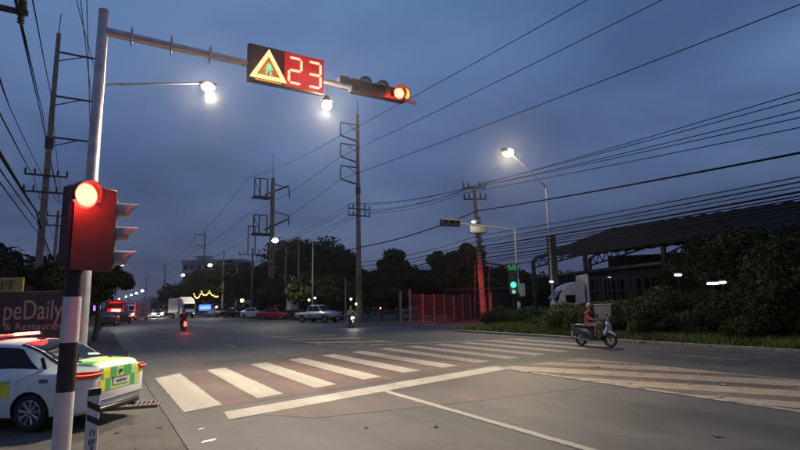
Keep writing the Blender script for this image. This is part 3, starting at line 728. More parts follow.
cl = ['thickest and highest communication cable above the shed roof', 'communication cable just below the thickest one', 'communication cable third down above the shed roof', 'thin communication cable fourth down above the shed roof', 'thick communication cable in the middle of the bundle over the shed', 'thin communication cable third from the bottom over the shed', 'thick communication cable second from the bottom over the shed', 'second lowest communication cable skimming the shed roof', 'cable just under the thick one in the middle of the bundle', 'thick cable two lines above the lowest over the shed', 'thin cable between the two thick low ones over the shed', 'very lowest cable of the bundle, crossing the roof edge']
for (ry, my, ly, rr), lab in zip(comm, cl):
    s = PD(477, my, 44.8); r_ = PD(800, ry, 23.6); e = s+(r_-s)*1.3; l_ = PD(361.5, ly, 51.5)
    a = PD(258, ly+18, 80)
    cable(lab, [e, s, l_, a], rr, [.15, .35, .4], CMG)
# left-hand lines, running along the road
for k, (x_, lab) in enumerate(((77, 'leftmost'), (81, 'second'), (87, 'third'))):
    tip = tipL[k]; d = PY(x_, 0, 30); 
    cable(f'{lab} of three lines dropping to the tall pole by the cafe banner', [d+(d-tip)*.6, tip, Vector((-1.2, 95, tip.z-1))], .022, [.1, .6], LFG)
for lab, p0, p1, d0, r_ in [('pair of twisted wires falling past the tall pole, outer one', (17, 7), (40, 110), 17, .028), ('pair of twisted wires falling past the tall pole, inner one', (18.5, 7), (42, 110), 17, .024), ('wire crossing the tall pole near its second arm', (33, 0), (51, 95), 18, .022), ('wire low beside the top left crossarm', (0, 78), (11, 110), 15, .024),
                      ('thick black cable sagging behind the banded signal post', (0, 152), (36, 211), 14, .045), ('thin cable just below the thick black one', (0, 168), (40, 225), 14, .018), ('lowest thin cable at the left edge', (0, 181), (42, 238), 14, .016), ('thin cable crossing above the thick black one', (0, 112), (34, 178), 14, .018)]:
    a = PD(*p0, d0); bq = PD(*p1, 38); d = bq-a
    far = bq+d*.35; cable(lab, [a-d*.28, bq, Vector((-4, 64, max(6, bq.z-1.2)))], r_, [.05, .3], LFG)

# ================================================================== VEHICLES
def mono(xs, ys):
    xs = np.array(xs, float); ys = np.array(ys, float); h = np.diff(xs); d = np.diff(ys)/h
    m_ = np.zeros(len(xs)); m_[0], m_[-1] = d[0], d[-1]
    for i in range(1, len(xs)-1):
        m_[i] = 0 if d[i-1]*d[i] <= 0 else 2*d[i-1]*d[i]/(d[i-1]+d[i])
    def f(x):
        i = int(min(max(np.searchsorted(xs, x)-1, 0), len(h)-1)); t = min(max((x-xs[i])/h[i], 0), 1)
        return float((1+2*t)*(1-t)**2*ys[i]+t*(1-t)**2*h[i]*m_[i]+t*t*(3-2*t)*ys[i+1]+t*t*(t-1)*h[i]*m_[i+1])
    return f
class Body:
    """x from the rear (0) to the front; rows: x, bottom, shoulder, roof or deck, half width, half roof width"""
    def __init__(s, rows):
        a = np.array(rows, float); s.L = a[-1, 0]
        s.f = [mono(a[:, 0], a[:, k]) for k in range(1, 6)]
    def ring(s, x):
        zb, zs, zr, w_, wg = [f(x) for f in s.f]
        return [(0, zb), (.80*w_, zb), (.95*w_, zb+.05), (.995*w_, zb+.35*(zs-zb)), (w_, zb+.62*(zs-zb)), (.985*w_, zs-.09), (.955*w_, zs-.02), (.90*w_, zs+.015),
                (wg, max(zr-.07, zs+.018)), (wg*.90, max(zr-.02, zs+.02)), (wg*.5, max(zr, zs+.021)), (0, max(zr+.012, zs+.022))]
    def pt(s, x, v, side=1):
        r = s.ring(x); i = min(int(v), len(r)-2); t = v-i
        return Vector((x, side*(r[i][0]*(1-t)+r[i+1][0]*t), r[i][1]*(1-t)+r[i+1][1]*t))
    def nrm(s, x, v, side):
        e = .02; a = s.pt(min(x+e, s.L), v, side)-s.pt(max(x-e, 0), v, side); b = s.pt(x, min(v+.05, 11), side)-s.pt(x, max(v-.05, 0), side)
        n = a.cross(b); n = n.normalized() if n.length > 1e-9 else Vector((0, side, 0))
        if n.dot(Vector((0, side*.8, .35 if v > 4 else -.1))) < 0: n = -n
        return n
    def mesh(s, name, m_, parent, wheels=(), wr=.33, n=46, arch=1.12):
        b = MB(); xs = [s.L*(.5-.5*math.cos(math.pi*i/n))*.35+s.L*i/n*.65 for i in range(n+1)]; vs = []; k = 12
        for x in xs:
            r = s.ring(x); vs += [(x, y, z) for y, z in r] + [(x, -y, z) for y, z in r[-2:0:-1]]
        q = 22; fs = [tuple(range(q-1, -1, -1)), tuple(range(n*q, n*q+q))]
        for i in range(n):
            for j in range(q): fs.append((i*q+j, i*q+(j+1) % q, (i+1)*q+(j+1) % q, (i+1)*q+j))
        b.add(vs, fs); o = b.build(name, m_, parent, 40)
        if wheels:
            c = MB()
            for x in wheels:
                for sd in (1, -1): c.lathe([(wr*arch, .42), (wr*arch, 1.4)], (x, 0, wr), (0, sd, 0), 28)
            co = c.build('cutter', black, None, 0)
            md = o.modifiers.new('b', 'BOOLEAN'); md.operation = 'DIFFERENCE'; md.object = co; md.solver = 'EXACT'
            co.parent = parent
            bpy.context.view_layer.update(); dg = bpy.context.evaluated_depsgraph_get()
            me = bpy.data.meshes.new_from_object(o.evaluated_get(dg)); o.modifiers.clear(); o.data = me; me.name = name
            me.materials.clear(); me.materials.append(m_); me.materials.append(black)
            # the inside of the arches is black liner
            for p in me.polygons:
                c_ = p.center; p.material_index = 0
                for x in wheels:
                    if abs(math.hypot(c_.x-x, c_.z-wr)-wr*arch) < .04 and abs(p.normal.y) < .3 and abs(c_.y) > .4: p.material_index = 1
                    if abs(abs(c_.y)-.42) < .02 and math.hypot(c_.x-x, c_.z-wr) < wr*arch: p.material_index = 1
            bpy.data.objects.remove(co)
        return o
    def patch(s, name, m_, parent, fn, nu=10, nv=4, off=.006, thick=True):
        """fn(u, v) -> (x, ring parameter, side)"""
        vs = []; fs = []
        for j in range(nv+1):
            for i in range(nu+1):
                x, v, sd = fn(i/nu, j/nv); vs.append(s.pt(x, v, sd)+s.nrm(x, v, sd)*off)
        for j in range(nv):
            for i in range(nu): a = j*(nu+1)+i; fs.append((a, a+1, a+nu+2, a+nu+1))
        b = MB(); b.add(vs, fs); return b.build(name, m_, parent, 60)
    def quad(s, name, m_, parent, p, side, **k):
        """p: four (x, v) corners, around"""
        (a, b_, c, d) = p
        def fn(u, v):
            x = (a[0]*(1-u)+b_[0]*u)*(1-v)+(d[0]*(1-u)+c[0]*u)*v; q = (a[1]*(1-u)+b_[1]*u)*(1-v)+(d[1]*(1-u)+c[1]*u)*v
            return x, q, side
        return s.patch(name, m_, parent, fn, **k)
    def screen(s, name, m_, parent, x0, x1, v0=8.15, inset=0, **k):
        def fn(u, v):
            t = u*2-1; sd = 1 if t >= 0 else -1; return x0+(x1-x0)*v, 11-(11-v0)*abs(t), sd
        return s.patch(name, m_, parent, fn, nu=12, nv=8, **k)
def wheel(parent, x, y, r, sd, spokes=9, rimk=.66, wd=.19, m_rim=None):
    o = MB().lathe([(r*.60, -wd/2), (r*.93, -wd/2), (r, -wd*.32), (r, wd*.32), (r*.93, wd/2), (r*rimk*1.02, wd/2), (r*rimk, wd*.40)], (0, 0, 0), (0, sd, 0), 28).build('wheel', tyre, parent)
    o.location = (x, y-sd*wd*.5, r)
    b = MB(); b.lathe([(r*rimk*1.02, wd*.47), (r*rimk*.95, wd*.5), (r*rimk*.90, wd*.34), (r*rimk*.86, -.02)], (0, 0, 0), (0, sd, 0), 28, close=False)
    b.lathe([(.055, .0), (.06, wd*.40), (.04, wd*.45), (.005, wd*.46)], (0, 0, 0), (0, sd, 0), 12)
    for k in range(spokes):
        a = 2*math.pi*k/spokes+.2; dx, dz = math.cos(a), math.sin(a)
        b.tube([(dx*.04, sd*wd*.36, dz*.04), (dx*r*rimk*.93, sd*wd*.40, dz*r*rimk*.93)], [.022, .026], 5)
    b.build('rim', m_rim or alloy, o)
    b = MB(); b.lathe([(r*.6, -.0), (.01, .001)], (0, 0, 0), (0, sd, 0), 20); b.build('brake_disc', gdark, o)
    return o

# ---- the white sedan
SED = [(0, .36, .84, .97, .66, .50), (.06, .30, .90, 1.05, .76, .56), (.18, .25, .93, 1.085, .81, .60), (.45, .22, .93, 1.10, .85, .62), (.72, .20, .93, 1.12, .86, .62), (1.15, .19, .92, 1.33, .865, .60), (1.55, .18, .915, 1.45, .865, .585), (2.1, .18, .91, 1.475, .865, .585), (2.6, .18, .905, 1.455, .865, .58), (3.0, .18, .90, 1.34, .865, .59), (3.45, .18, .89, 1.03, .86, .66), (3.9, .19, .85, .95, .85, .66), (4.2, .22, .76, .86, .79, .60), (4.36, .28, .66, .74, .66, .5), (4.42, .34, .58, .64, .55, .42)]
car = thing('police_car', 'white sedan with green and yellow checks and a lit red light bar on its roof', 'car', (.42, 10.08, -.012), R(143.5), None, .93)
S = Body(SED); bd = S.mesh('body', carwhite, car, (1.02, 3.57), .31)
for x in (1.02, 3.57):
    for sd in (1, -1): wheel(car, x, sd*.845, .31, sd)
S.screen('rear_window', glass, car, .60, 1.50, 8.3)
S.screen('windscreen', glass, car, 2.72, 3.42, 8.3)
for sd in (1, -1):
    S.quad('side_window', glass, car, [(.98, 7.25), (1.93, 7.18), (1.93, 7.93), (1.42, 7.93)], sd)
    S.quad('side_window', glass, car, [(1.99, 7.18), (3.15, 7.22), (2.72, 7.93), (1.99, 7.93)], sd)
    S.quad('door_seam', black, car, [(1.945, 2.4), (1.957, 2.4), (1.957, 7.1), (1.945, 7.1)], sd, nu=1, nv=10, off=.003)
    S.quad('door_seam', black, car, [(1.30, 4.6), (1.312, 4.6), (.985, 7.1), (.973, 7.1)], sd, nu=1, nv=10, off=.003)
    S.quad('door_seam', black, car, [(2.95, 2.4), (2.962, 2.4), (2.99, 7.1), (2.978, 7.1)], sd, nu=1, nv=10, off=.003)
    for x in (1.5, 2.55):
        p = S.pt(x, 5.1, sd)+Vector((0, sd*.03, 0)); MB().box(p, (.19, .035, .035), ch=.012).build('door_handle', carwhite, car)
    S.quad('fuel_flap', mat('shadow_gap', (.10, .10, .10), .5), car, [(.72, 4.75), (.88, 4.75), (.88, 5.2), (.72, 5.2)], sd, nu=2, nv=2, off=.003) if sd > 0 else None
    # checks along the flank
    for i, mm in enumerate((stripey, stripeg, stripey, stripeg)):
        S.quad('check_decal', mm, car, [(1.40+.38*i, 3.6), (1.78+.38*i, 3.6), (1.78+.38*i, 4.9), (1.40+.38*i, 4.9)], sd, nu=4, nv=4, off=.004)
    p = S.pt(2.85, 7.3, sd); MB().box(p+Vector((0, sd*.13, .04)), (.14, .2, .14), ch=.05).build('door_mirror', carwhite, car)
# rear end: lamp units wrap the corners
def rearpoly(pts, x, th=.012):
    return pts
for sd in (1, -1):
    b = MB()
    prof = [(0.015, .50), (.0, .62), (.05, .735), (.16, .80), (.34, .845), (.56, .862)]
    zt = [.945, .95, .955, .955, .945, .93]; zb = [.875, .86, .845, .835, .845, .87]
    vs = []
    for (x, y), a_, b_ in zip(prof, zt, zb): vs += [(x-.02, sd*(y+.012), a_), (x-.03, sd*(y+.018), (a_+b_)/2), (x-.02, sd*(y+.012), b_), (x+.05, sd*(y-.06), b_), (x+.05, sd*(y-.06), a_)]
    fs = [tuple(range(4, -1, -1)), tuple(range(25, 30))]
    for i in range(5):
        for j in range(5): fs.append((i*5+j, i*5+(j+1) % 5, (i+1)*5+(j+1) % 5, (i+1)*5+j))
    b.add(vs, fs); lo = b.build('tail_light', tail_dim, car, 60)
    b = MB(); b.tube([(x-.045, sd*(y+.024), (a_+b_)/2+.012) for (x, y), a_, b_ in list(zip(prof, zt, zb))[:5]], .007, 6); b.build('light_strip', tail_bar, lo)
def rear_decal(ys, zs_, mm, name='check_decal', off=.02):
    """flat decal on the boot face, following its curve"""
    vs = []; nn = 5
    for j in range(nn+1):
        for i in range(nn+1):
            u, v = i/nn, j/nn; y = ys[0]+(ys[1]-ys[0])*u; z = zs_[0]+(zs_[1]-zs_[0])*v
            # surface: find x where the half width at height z reaches |y|
            lo, hi = 0., .6
            for _ in range(18):
                mid = (lo+hi)/2; r = S.ring(mid); zz = [q[1] for q in r[1:]]; yy = [q[0] for q in r[1:]]
                inside = z < zz[-1] and z > zz[0] and np.interp(z, zz, yy) > abs(y)
                if inside: hi = mid
                else: lo = mid
            vs.append((hi-off, y, z))
    fs = [(j*(nn+1)+i, j*(nn+1)+i+1, (j+1)*(nn+1)+i+1, (j+1)*(nn+1)+i) for j in range(nn) for i in range(nn)]
    b = MB(); b.add(vs, fs); return b.build(name, mm, car, 60)
ychk = [(-.62, -.47, stripey), (-.47, -.30, palegreen), (-.30, -.06, stripeg), (-.06, .12, palegreen), (.12, .30, stripeg), (.30, .47, stripey), (.47, .52, stripeg)]
for a_, b_, mm in ychk:
    rear_decal((a_, b_), (.80, .98), mm, off=.006)
for a_, b_, mm in [(-.56, -.40, palegreen), (-.40, -.26, stripeg), (-.26, .05, palegreen), (.05, .28, palegreen), (.28, .42, stripeg), (.42, .56, stripey)]:
    rear_decal((a_, b_), (.60, .795), mm, off=.006)
rear_decal((-.22, .22), (.67, .78), mat('number_plate', (.62, .62, .60), .5), 'number_plate', .016)
MB().box((-.012, 0, .805), (.02, .46, .02)).build('plate_trim', chrome, car)
MB().box((-.02, .02, .90), (.012, .07, .06), ch=.005).build('boot_badge', gdark, car)
for k in range(6): MB().box((-.018, -.13+.05*k, .725), (.006, .026, .045)).build('plate_character', black, car)
S.screen('boot_wrap', palegreen, car, .10, .56, 8.4, off=.004)
S.quad('boot_check', stripeg, car, [(.16, 8.7), (.40, 8.7), (.40, 9.6), (.16, 9.6)], 1, nu=3, nv=3, off=.008)
S.quad('boot_check', stripeg, car, [(.2, 9.4), (.46, 9.4), (.46, 10.3), (.2, 10.3)], -1, nu=3, nv=3, off=.008)
b = MB(); b.box((.02, 0, .46), (.10, 1.36, .025), ch=.01); b.build('bumper_line', mat('shadow_gap', (.10, .10, .10), .5), car)
b = MB(); b.box((.10, 0, .30), (.22, 1.25, .12), ch=.04); b.build('lower_bumper', black, car)
MB().tube([(-.02, -.45, .24), (.4, -.45, .25)], .035, 8).build('exhaust', gdark, car)
for sd in (1, -1): MB().box((.07, sd*.62, .40), (.05, .16, .05), ch=.01).build('reflector', mat('red_reflector', (.3, .01, .01), .2), car)
# aerials and light bar
for x, y, h, nm_ in ((1.62, .0, .14, 'aerial'), (.50, .47, .16, 'aerial'), (.26, -.52, .15, 'aerial')):
    p = S.pt(x, 11-abs(y)/.12*.5, 1 if y > 0 else -1); p.y = y
    b = MB(); b.box(p+Vector((0, 0, .012)), (.16, .07, .03), ch=.012); b.tube([p+Vector((0, 0, .02)), p+Vector((-.02, 0, h))], [.014, .008], 6); b.build(nm_, black, car)
b = MB(); b.ball(S.pt(.40, 10.2, -1)+Vector((0, 0, .02)), .03, 8); b.build('camera_dome', black, car)
# rear window lettering strokes
b = MB()
for k in range(9):
    p = S.pt(.82+.012*(k % 2), 10.3-.12*k if k < 6 else 9.6-.1*(k-6), -1); b.box(p+Vector((-.012, .0, .012)), (.05, .035, .004), 0, R(-30))
b.build('window_lettering', whitep, car)
lb = MB(); lb.box((2.2, 0, 1.545), (.24, 1.10, .05), ch=.02); lbo = lb.build('light_bar', mat('red_bar_cover', (.25, .01, .01), .3), car)
b = MB(); b.box((2.07, -.16, 1.565), (.03, .60, .05), ch=.012); b.build('bar_light', emis('bar_red', (1, .25, .15), 9), lbo)
for y in (-.35, .35): MB().box((2.2, y, 1.505), (.16, .10, .05)).build('bar_foot', black, lbo)
for y, ln in ((.42, .2), (.25, .1)): MB().box((2.07, y, 1.562), (.03, ln, .028), ch=.01).build('bar_light', emis('bar_red_dim', (1, .05, .03), 2.2), lbo)
point('bar_glow', (1.85, -.15, 1.74), 14, (1, .05, .03), car, .25)
# the dark flap seen by the post: a black hi-lift strap on the rear pillar
b = MB(); b.box(S.pt(.92, 7.6, 1)+Vector((0, .03, .0)), (.07, .03, .30), 0, R(20), ch=.01); b.build('pillar_holder', black, car)

# ---- simpler cars for the distance
def simple_car(name, label, loc, rz, m_, rows, wheels, wr, windows, group=None, scr=None, head=False, tail=False, lit=0, rimm=None, scale=1):
    t = thing(name, label, 'car', loc, rz, group, scale); B = Body(rows); B.mesh('body', m_, t, wheels, wr, 26)
    for x in wheels:
        for sd in (1, -1): wheel(t, x, sd*B.f[3](x)*.975, wr, sd, 7, m_rim=rimm)
    for q in windows:
        for sd in (1, -1): B.quad('side_window', glass, t, q, sd, nu=6, nv=3, off=.012)
    for x0, x1 in scr or (): B.screen('windscreen', glass, t, x0, x1, 8.3, off=.012)
    L_ = B.L
    for sd in (1, -1):
        o = MB().box((L_-.13, sd*.62, .74), ((.2, .5, .3) if head else (.2, .34, .16)), 0, 0, ch=.05).build('headlight', headl if head else mat('headlamp_unlit', (.5, .5, .5), .1), t)
        o = MB().box((.05, sd*.66, .92), (.12, .26, .17), ch=.04).build('tail_light', redlens if tail else tail_dim, t)
    MB().box((L_-.03, 0, .62), (.06, .9, .18), ch=.02).build('grille', black, t)
    MB().box((L_+.0, 0, .42), (.03, .44, .11)).build('number_plate', whitep, t)
    if head and lit:
        for sd in (1, -1): point('headlight_beam', (L_+.5, sd*.6, .72), lit*5, (1, .93, .8), t, .1)
    return t
silver = mat('silver_paint', (.42, .43, .45), .3, .5, .05, 2); redc = mat('red_car_paint', (.32, .015, .02), .25, 0, .05); darkc = mat('dark_car_paint', (.018, .018, .02), .25); greyc = mat('grey_car_paint', (.10, .10, .11), .3)
SW = [[(.98, 7.25), (1.93, 7.18), (1.93, 7.93), (1.42, 7.93)], [(1.99, 7.18), (3.15, 7.22), (2.72, 7.93), (1.99, 7.93)]]
SC = [(.60, 1.50), (2.72, 3.42)]
def sedan(label, loc, rz, m_, **k): return simple_car('parked_car' if not k.get('drv') else 'car', label, loc, rz, m_, SED, (1.02, 3.57), .31, SW, scr=SC, **{a: b for a, b in k.items() if a != 'drv'})
# pickup by the apron
PK = [(0, .55, .98, 1.0, .84, .80), (.08, .50, 1.02, 1.06, .88, .82), (1.4, .48, 1.03, 1.07, .92, .82), (1.68, .46, 1.03, 1.08, .925, .80), (1.76, .46, 1.03, 1.60, .925, .66), (2.1, .45, 1.03, 1.80, .925, .66), (2.9, .45, 1.03, 1.83, .925, .67), (3.3, .45, 1.04, 1.74, .925, .68), (3.95, .46, 1.05, 1.18, .92, .76), (4.6, .48, 1.02, 1.13, .91, .76), (5.1, .50, .96, 1.05, .88, .72), (5.28, .52, .80, .88, .78, .62), (5.33, .56, .72, .76, .66, .5)]
pk = simple_car('pickup_truck', 'silver four door pickup parked on the apron behind the motorcyclist', (19.0, 53.6, 0), R(-66), silver, PK, (1.15, 4.35), .39, [[(1.85, 7.25), (2.6, 7.2), (2.6, 7.93), (2.05, 7.93)], [(2.68, 7.2), (3.75, 7.25), (3.32, 7.93), (2.68, 7.93)]], scr=[(3.3, 3.92)])
pk['category'] = 'pickup'
MB().box((.78, 0, 1.078), (1.35, 1.45, .012)).build('load_bed', black, pk)
sedan('white car parked beside the red car under the transformer pole', (19.5, 80.5, 0), R(-62), carwhite, scale=1.08)
sedan('red car parked at the foot of the transformer pole', (19.3, 70.6, 0), R(-48), redc, tail=False)
sedan('dark car parked left of the white one', (18.2, 88, 0), R(-60), darkc, scale=1.1)
sedan('grey car parked at the far end of the parked row', (17.6, 97, 0), R(-75), greyc, scale=1.1)
# traffic up the road
sedan('dark car waiting at the near kerb under the red glow', (.9, 62.5, 0), R(82), darkc, drv=1, tail=False, scale=1.05)
def oncoming(label, px, py, y, **k):
    p = PY(px, py, y); return sedan(label, (p.x-.3, y+4, 0), R(-90), greyc, drv=1, head=True, group='cars with lit headlights in the queue', **k)
oncoming('car with bright headlights just right of the pink van', 151.5, 312, 104, lit=10)
oncoming('car with bright headlights close to the white lorry', 160, 312, 104.5, lit=10)
oncoming('car with headlights farther back between van and lorry', 156, 311, 128, lit=10)
oncoming('car with headlights showing left of the pink van', 131.5, 311, 104, lit=6)
for lab, px, y in [('small car with red tail lights left of the pink van', 124, 72), ('car with red tail lights farther up the queue', 113, 76), ('car with red tail lights beside the white lorry', 167.5, 118)]:
    p = PY(px, 318, y); sedan(lab, (p.x, y, 0), R(90), darkc, drv=1, tail=True, group='cars with lit tail lights in the queue')
# box van seen from behind
p = PY(142.0, 316, 88)
van = thing('box_van', 'pinkish box van seen from behind in the middle of the road', 'van', (p.x, 88, 0), R(90), None, .98)
vm = mat('van_pink_white', (.55, .32, .28), .5)
MB().box((1.9, 0, 1.75), (3.6, 1.9, 2.1), ch=.06).build('cargo_box', vm, van)
for sd in (1, -1):
    MB().box((.08, sd*.46, 1.78), (.05, .84, 1.85), ch=.02).build('rear_door', vm, van); MB().box((.06, sd*.8, .55), (.06, .22, .14)).build('tail_light', redlens, van)
MB().box((.03, .02, 1.78), (.03, .03, 1.8)).build('door_bar', gdark, van)
MB().box((4.2, 0, 1.3), (1.4, 1.75, 1.6), ch=.25).build('cab', whitep, van); MB().box((.05, 0, .5), (.12, 1.8, .22), ch=.03).build('bumper', whitep, van)
MB().box((2.6, 0, .6), (4.4, .9, .2)).build('chassis', black, van)
for x in (.9, 4.1):
    for sd in (1, -1): wheel(van, x, sd*.86, .36, sd, 6)
# white lorry facing the camera
p = PY(168.5, 316, 100)
lor = thing('lorry', 'white lorry with a big box body facing the camera, by the fairy lights', 'lorry', (p.x+1.0, 100, 0), R(-79), None, .92)
cabm = mat('lorry_white', (.60, .57, .52), .45)
b = MB(); b.box((6.9, 0, 1.75), (1.7, 2.3, 2.1), ch=.18); b.build('cab', cabm, lor)
b = MB(); b.prism([(5.6, 2.7), (7.6, 2.75), (7.2, 3.35), (5.6, 3.9)], -1.05, 1.05, Matrix(((1, 0, 0, 0), (0, 0, 1, 0), (0, 1, 0, 0), (0, 0, 0, 1)))); b.build('wind_deflector', cabm, lor)
MB().box((7.77, 0, 2.2), (.05, 2.0, .85), ch=.02).build('windscreen', glass, lor)
MB().box((2.6, 0, 2.35), (5.6, 2.4, 2.7), ch=.05).build('cargo_box', cabm, lor)
MB().box((7.76, 0, .95), (.06, 1.5, .4), ch=.02).build('grille', mat('blue_grille', (.06, .10, .22), .4), lor)
for sd in (1, -1):
    MB().box((7.79, sd*.85, .85), (.06, .34, .2), ch=.02).build('headlight', emis('dim_headlight', (.65, .8, 1), 1.1), lor)
    MB().box((7.6, sd*1.3, 2.2), (.08, .14, .5), ch=.02).build('mirror', black, lor)
for k in range(5): MB().box((7.62, -.8+.4*k, 2.82), (.08, .12, .05)).build('roof_lamp', emis('roof_lamp', (1, .8, .5), 2.5), lor)
for k in range(3): MB().box((7.80, -.5+.5*k, 1.35), (.03, .3, .05)).build('front_light', emis('dim_headlight', (.65, .8, 1), 1.1), lor)
MB().box((3.6, 0, .75), (7.2, 1.0, .25)).build('chassis', black, lor)
for x in (1.2, 2.3, 6.6):
    for sd in (1, -1): wheel(lor, x, sd*1.1, .46, sd, 6, wd=.28)
# big red-lit vehicle at the left of the queue
p = PY(115, 312, 92)
bus = thing('tour_bus', 'bus with a glowing red sign across its back in the left lane', 'bus', (p.x, 92, 0), R(90), None, 1)
rb = mat('red_bus_paint', (.30, .02, .02), .4)
MB().box((4.5, 0, 1.75), (9, 2.4, 2.7), ch=.15).build('body', rb, bus)
MB().box((-.01, 0, 2.25), (.05, 2.0, .8), ch=.02).build('rear_window', glass, bus)
MB().box((-.05, -.1, 1.55), (.05, 1.3, .42), ch=.02).build('red_sign', emis('bus_red_sign', (1, .16, .12), 8), bus)
for sd in (1, -1): MB().box((-.03, sd*1.0, .8), (.06, .22, .35), ch=.02).build('tail_light', redlens, bus)
MB().box((0, 0, .5), (.2, 2.3, .25), ch=.05).build('bumper', black, bus)
for x in (1.8, 7):
    for sd in (1, -1): wheel(bus, x, sd*1.15, .48, sd, 6, wd=.28)
point('sign_glow', (-.9, 0, 1.6), 500, (1, .05, .03), bus, .3)
p = PY(120, 309, 108)
van2 = thing('white_van', 'pale van half hidden between the red bus and the pink van', 'van', (p.x+2.2, 108, 0), R(90)); 
MB().box((2.4, 0, 1.5), (4.8, 1.9, 2.0), ch=.2).build('body', whitep, van2); MB().box((-.01, 0, 1.9), (.05, 1.5, .7), ch=.02).build('rear_window', glass, van2)
for sd in (1, -1): MB().box((-.02, sd*.8, 1.0), (.05, .16, .4)).build('tail_light', redlens, van2)
for x in (1., 3.8):
    for sd in (1, -1): wheel(van2, x, sd*.9, .34, sd, 6)
# white truck behind the verge bushes
tp = PD(583, 318, 37.5); tp.z = 0
tr = thing('cage_truck', 'white cab truck with a dark cage body, parked behind the verge bushes', 'truck', (tp.x, tp.y, .1), math.atan2(.62, -.78)+R(8), None, 1)
b = MB(); pr = [(1.9, .5), (1.9, 1.6), (1.75, 2.1), (1.35, 2.62), (.7, 2.9), (.1, 2.95), (.1, .5)]
b.prism(pr, -1.0, 1.0, Matrix(((1, 0, 0, 0), (0, 0, 1, 0), (0, 1, 0, 0), (0, 0, 0, 1)))); b.build('cab', cabm, tr, 30)
b = MB(); b.box((1.08, 0, 1.78), (.75, 2.03, .62), ch=.06); b.build('side_window', glass, tr)
MB().box((1.70, 0, 1.95), (.42, 1.8, .75), 0, R(-40), ch=.03).build('windscreen', glass, tr)
MB().box((-.12, 0, 1.95), (.10, 2.25, 2.9), ch=.02).build('headboard', cabm, tr)
b = MB()
for z_ in (.9, 1.6, 2.3, 3.2):
    for sd in (-1.1, 1.1): b.box((-2.6, sd, z_), (4.8, .06, .08))
for k in range(9):
    for sd in (-1.1, 1.1): b.box((-.25-.58*k, sd, 2.05), (.06, .07, 2.35))
b.box((-2.6, 0, .85), (4.8, 2.2, .12)); b.build('cage', gdark, tr)
lm_ = mat('sack_grey', (.16, .15, .14), .8)
for k in range(8):
    MB().box((-.9-.5*(k % 4), .55, 1.05+.42*(k//4)), (.46, .9, .36), rnd.uniform(-.1, .1), ch=.10).build('load_sack', lm_, tr)
for x in (.9, -3.6):
    for sd in (1, -1): wheel(tr, x, sd*.95, .42, sd, 6, wd=.24)

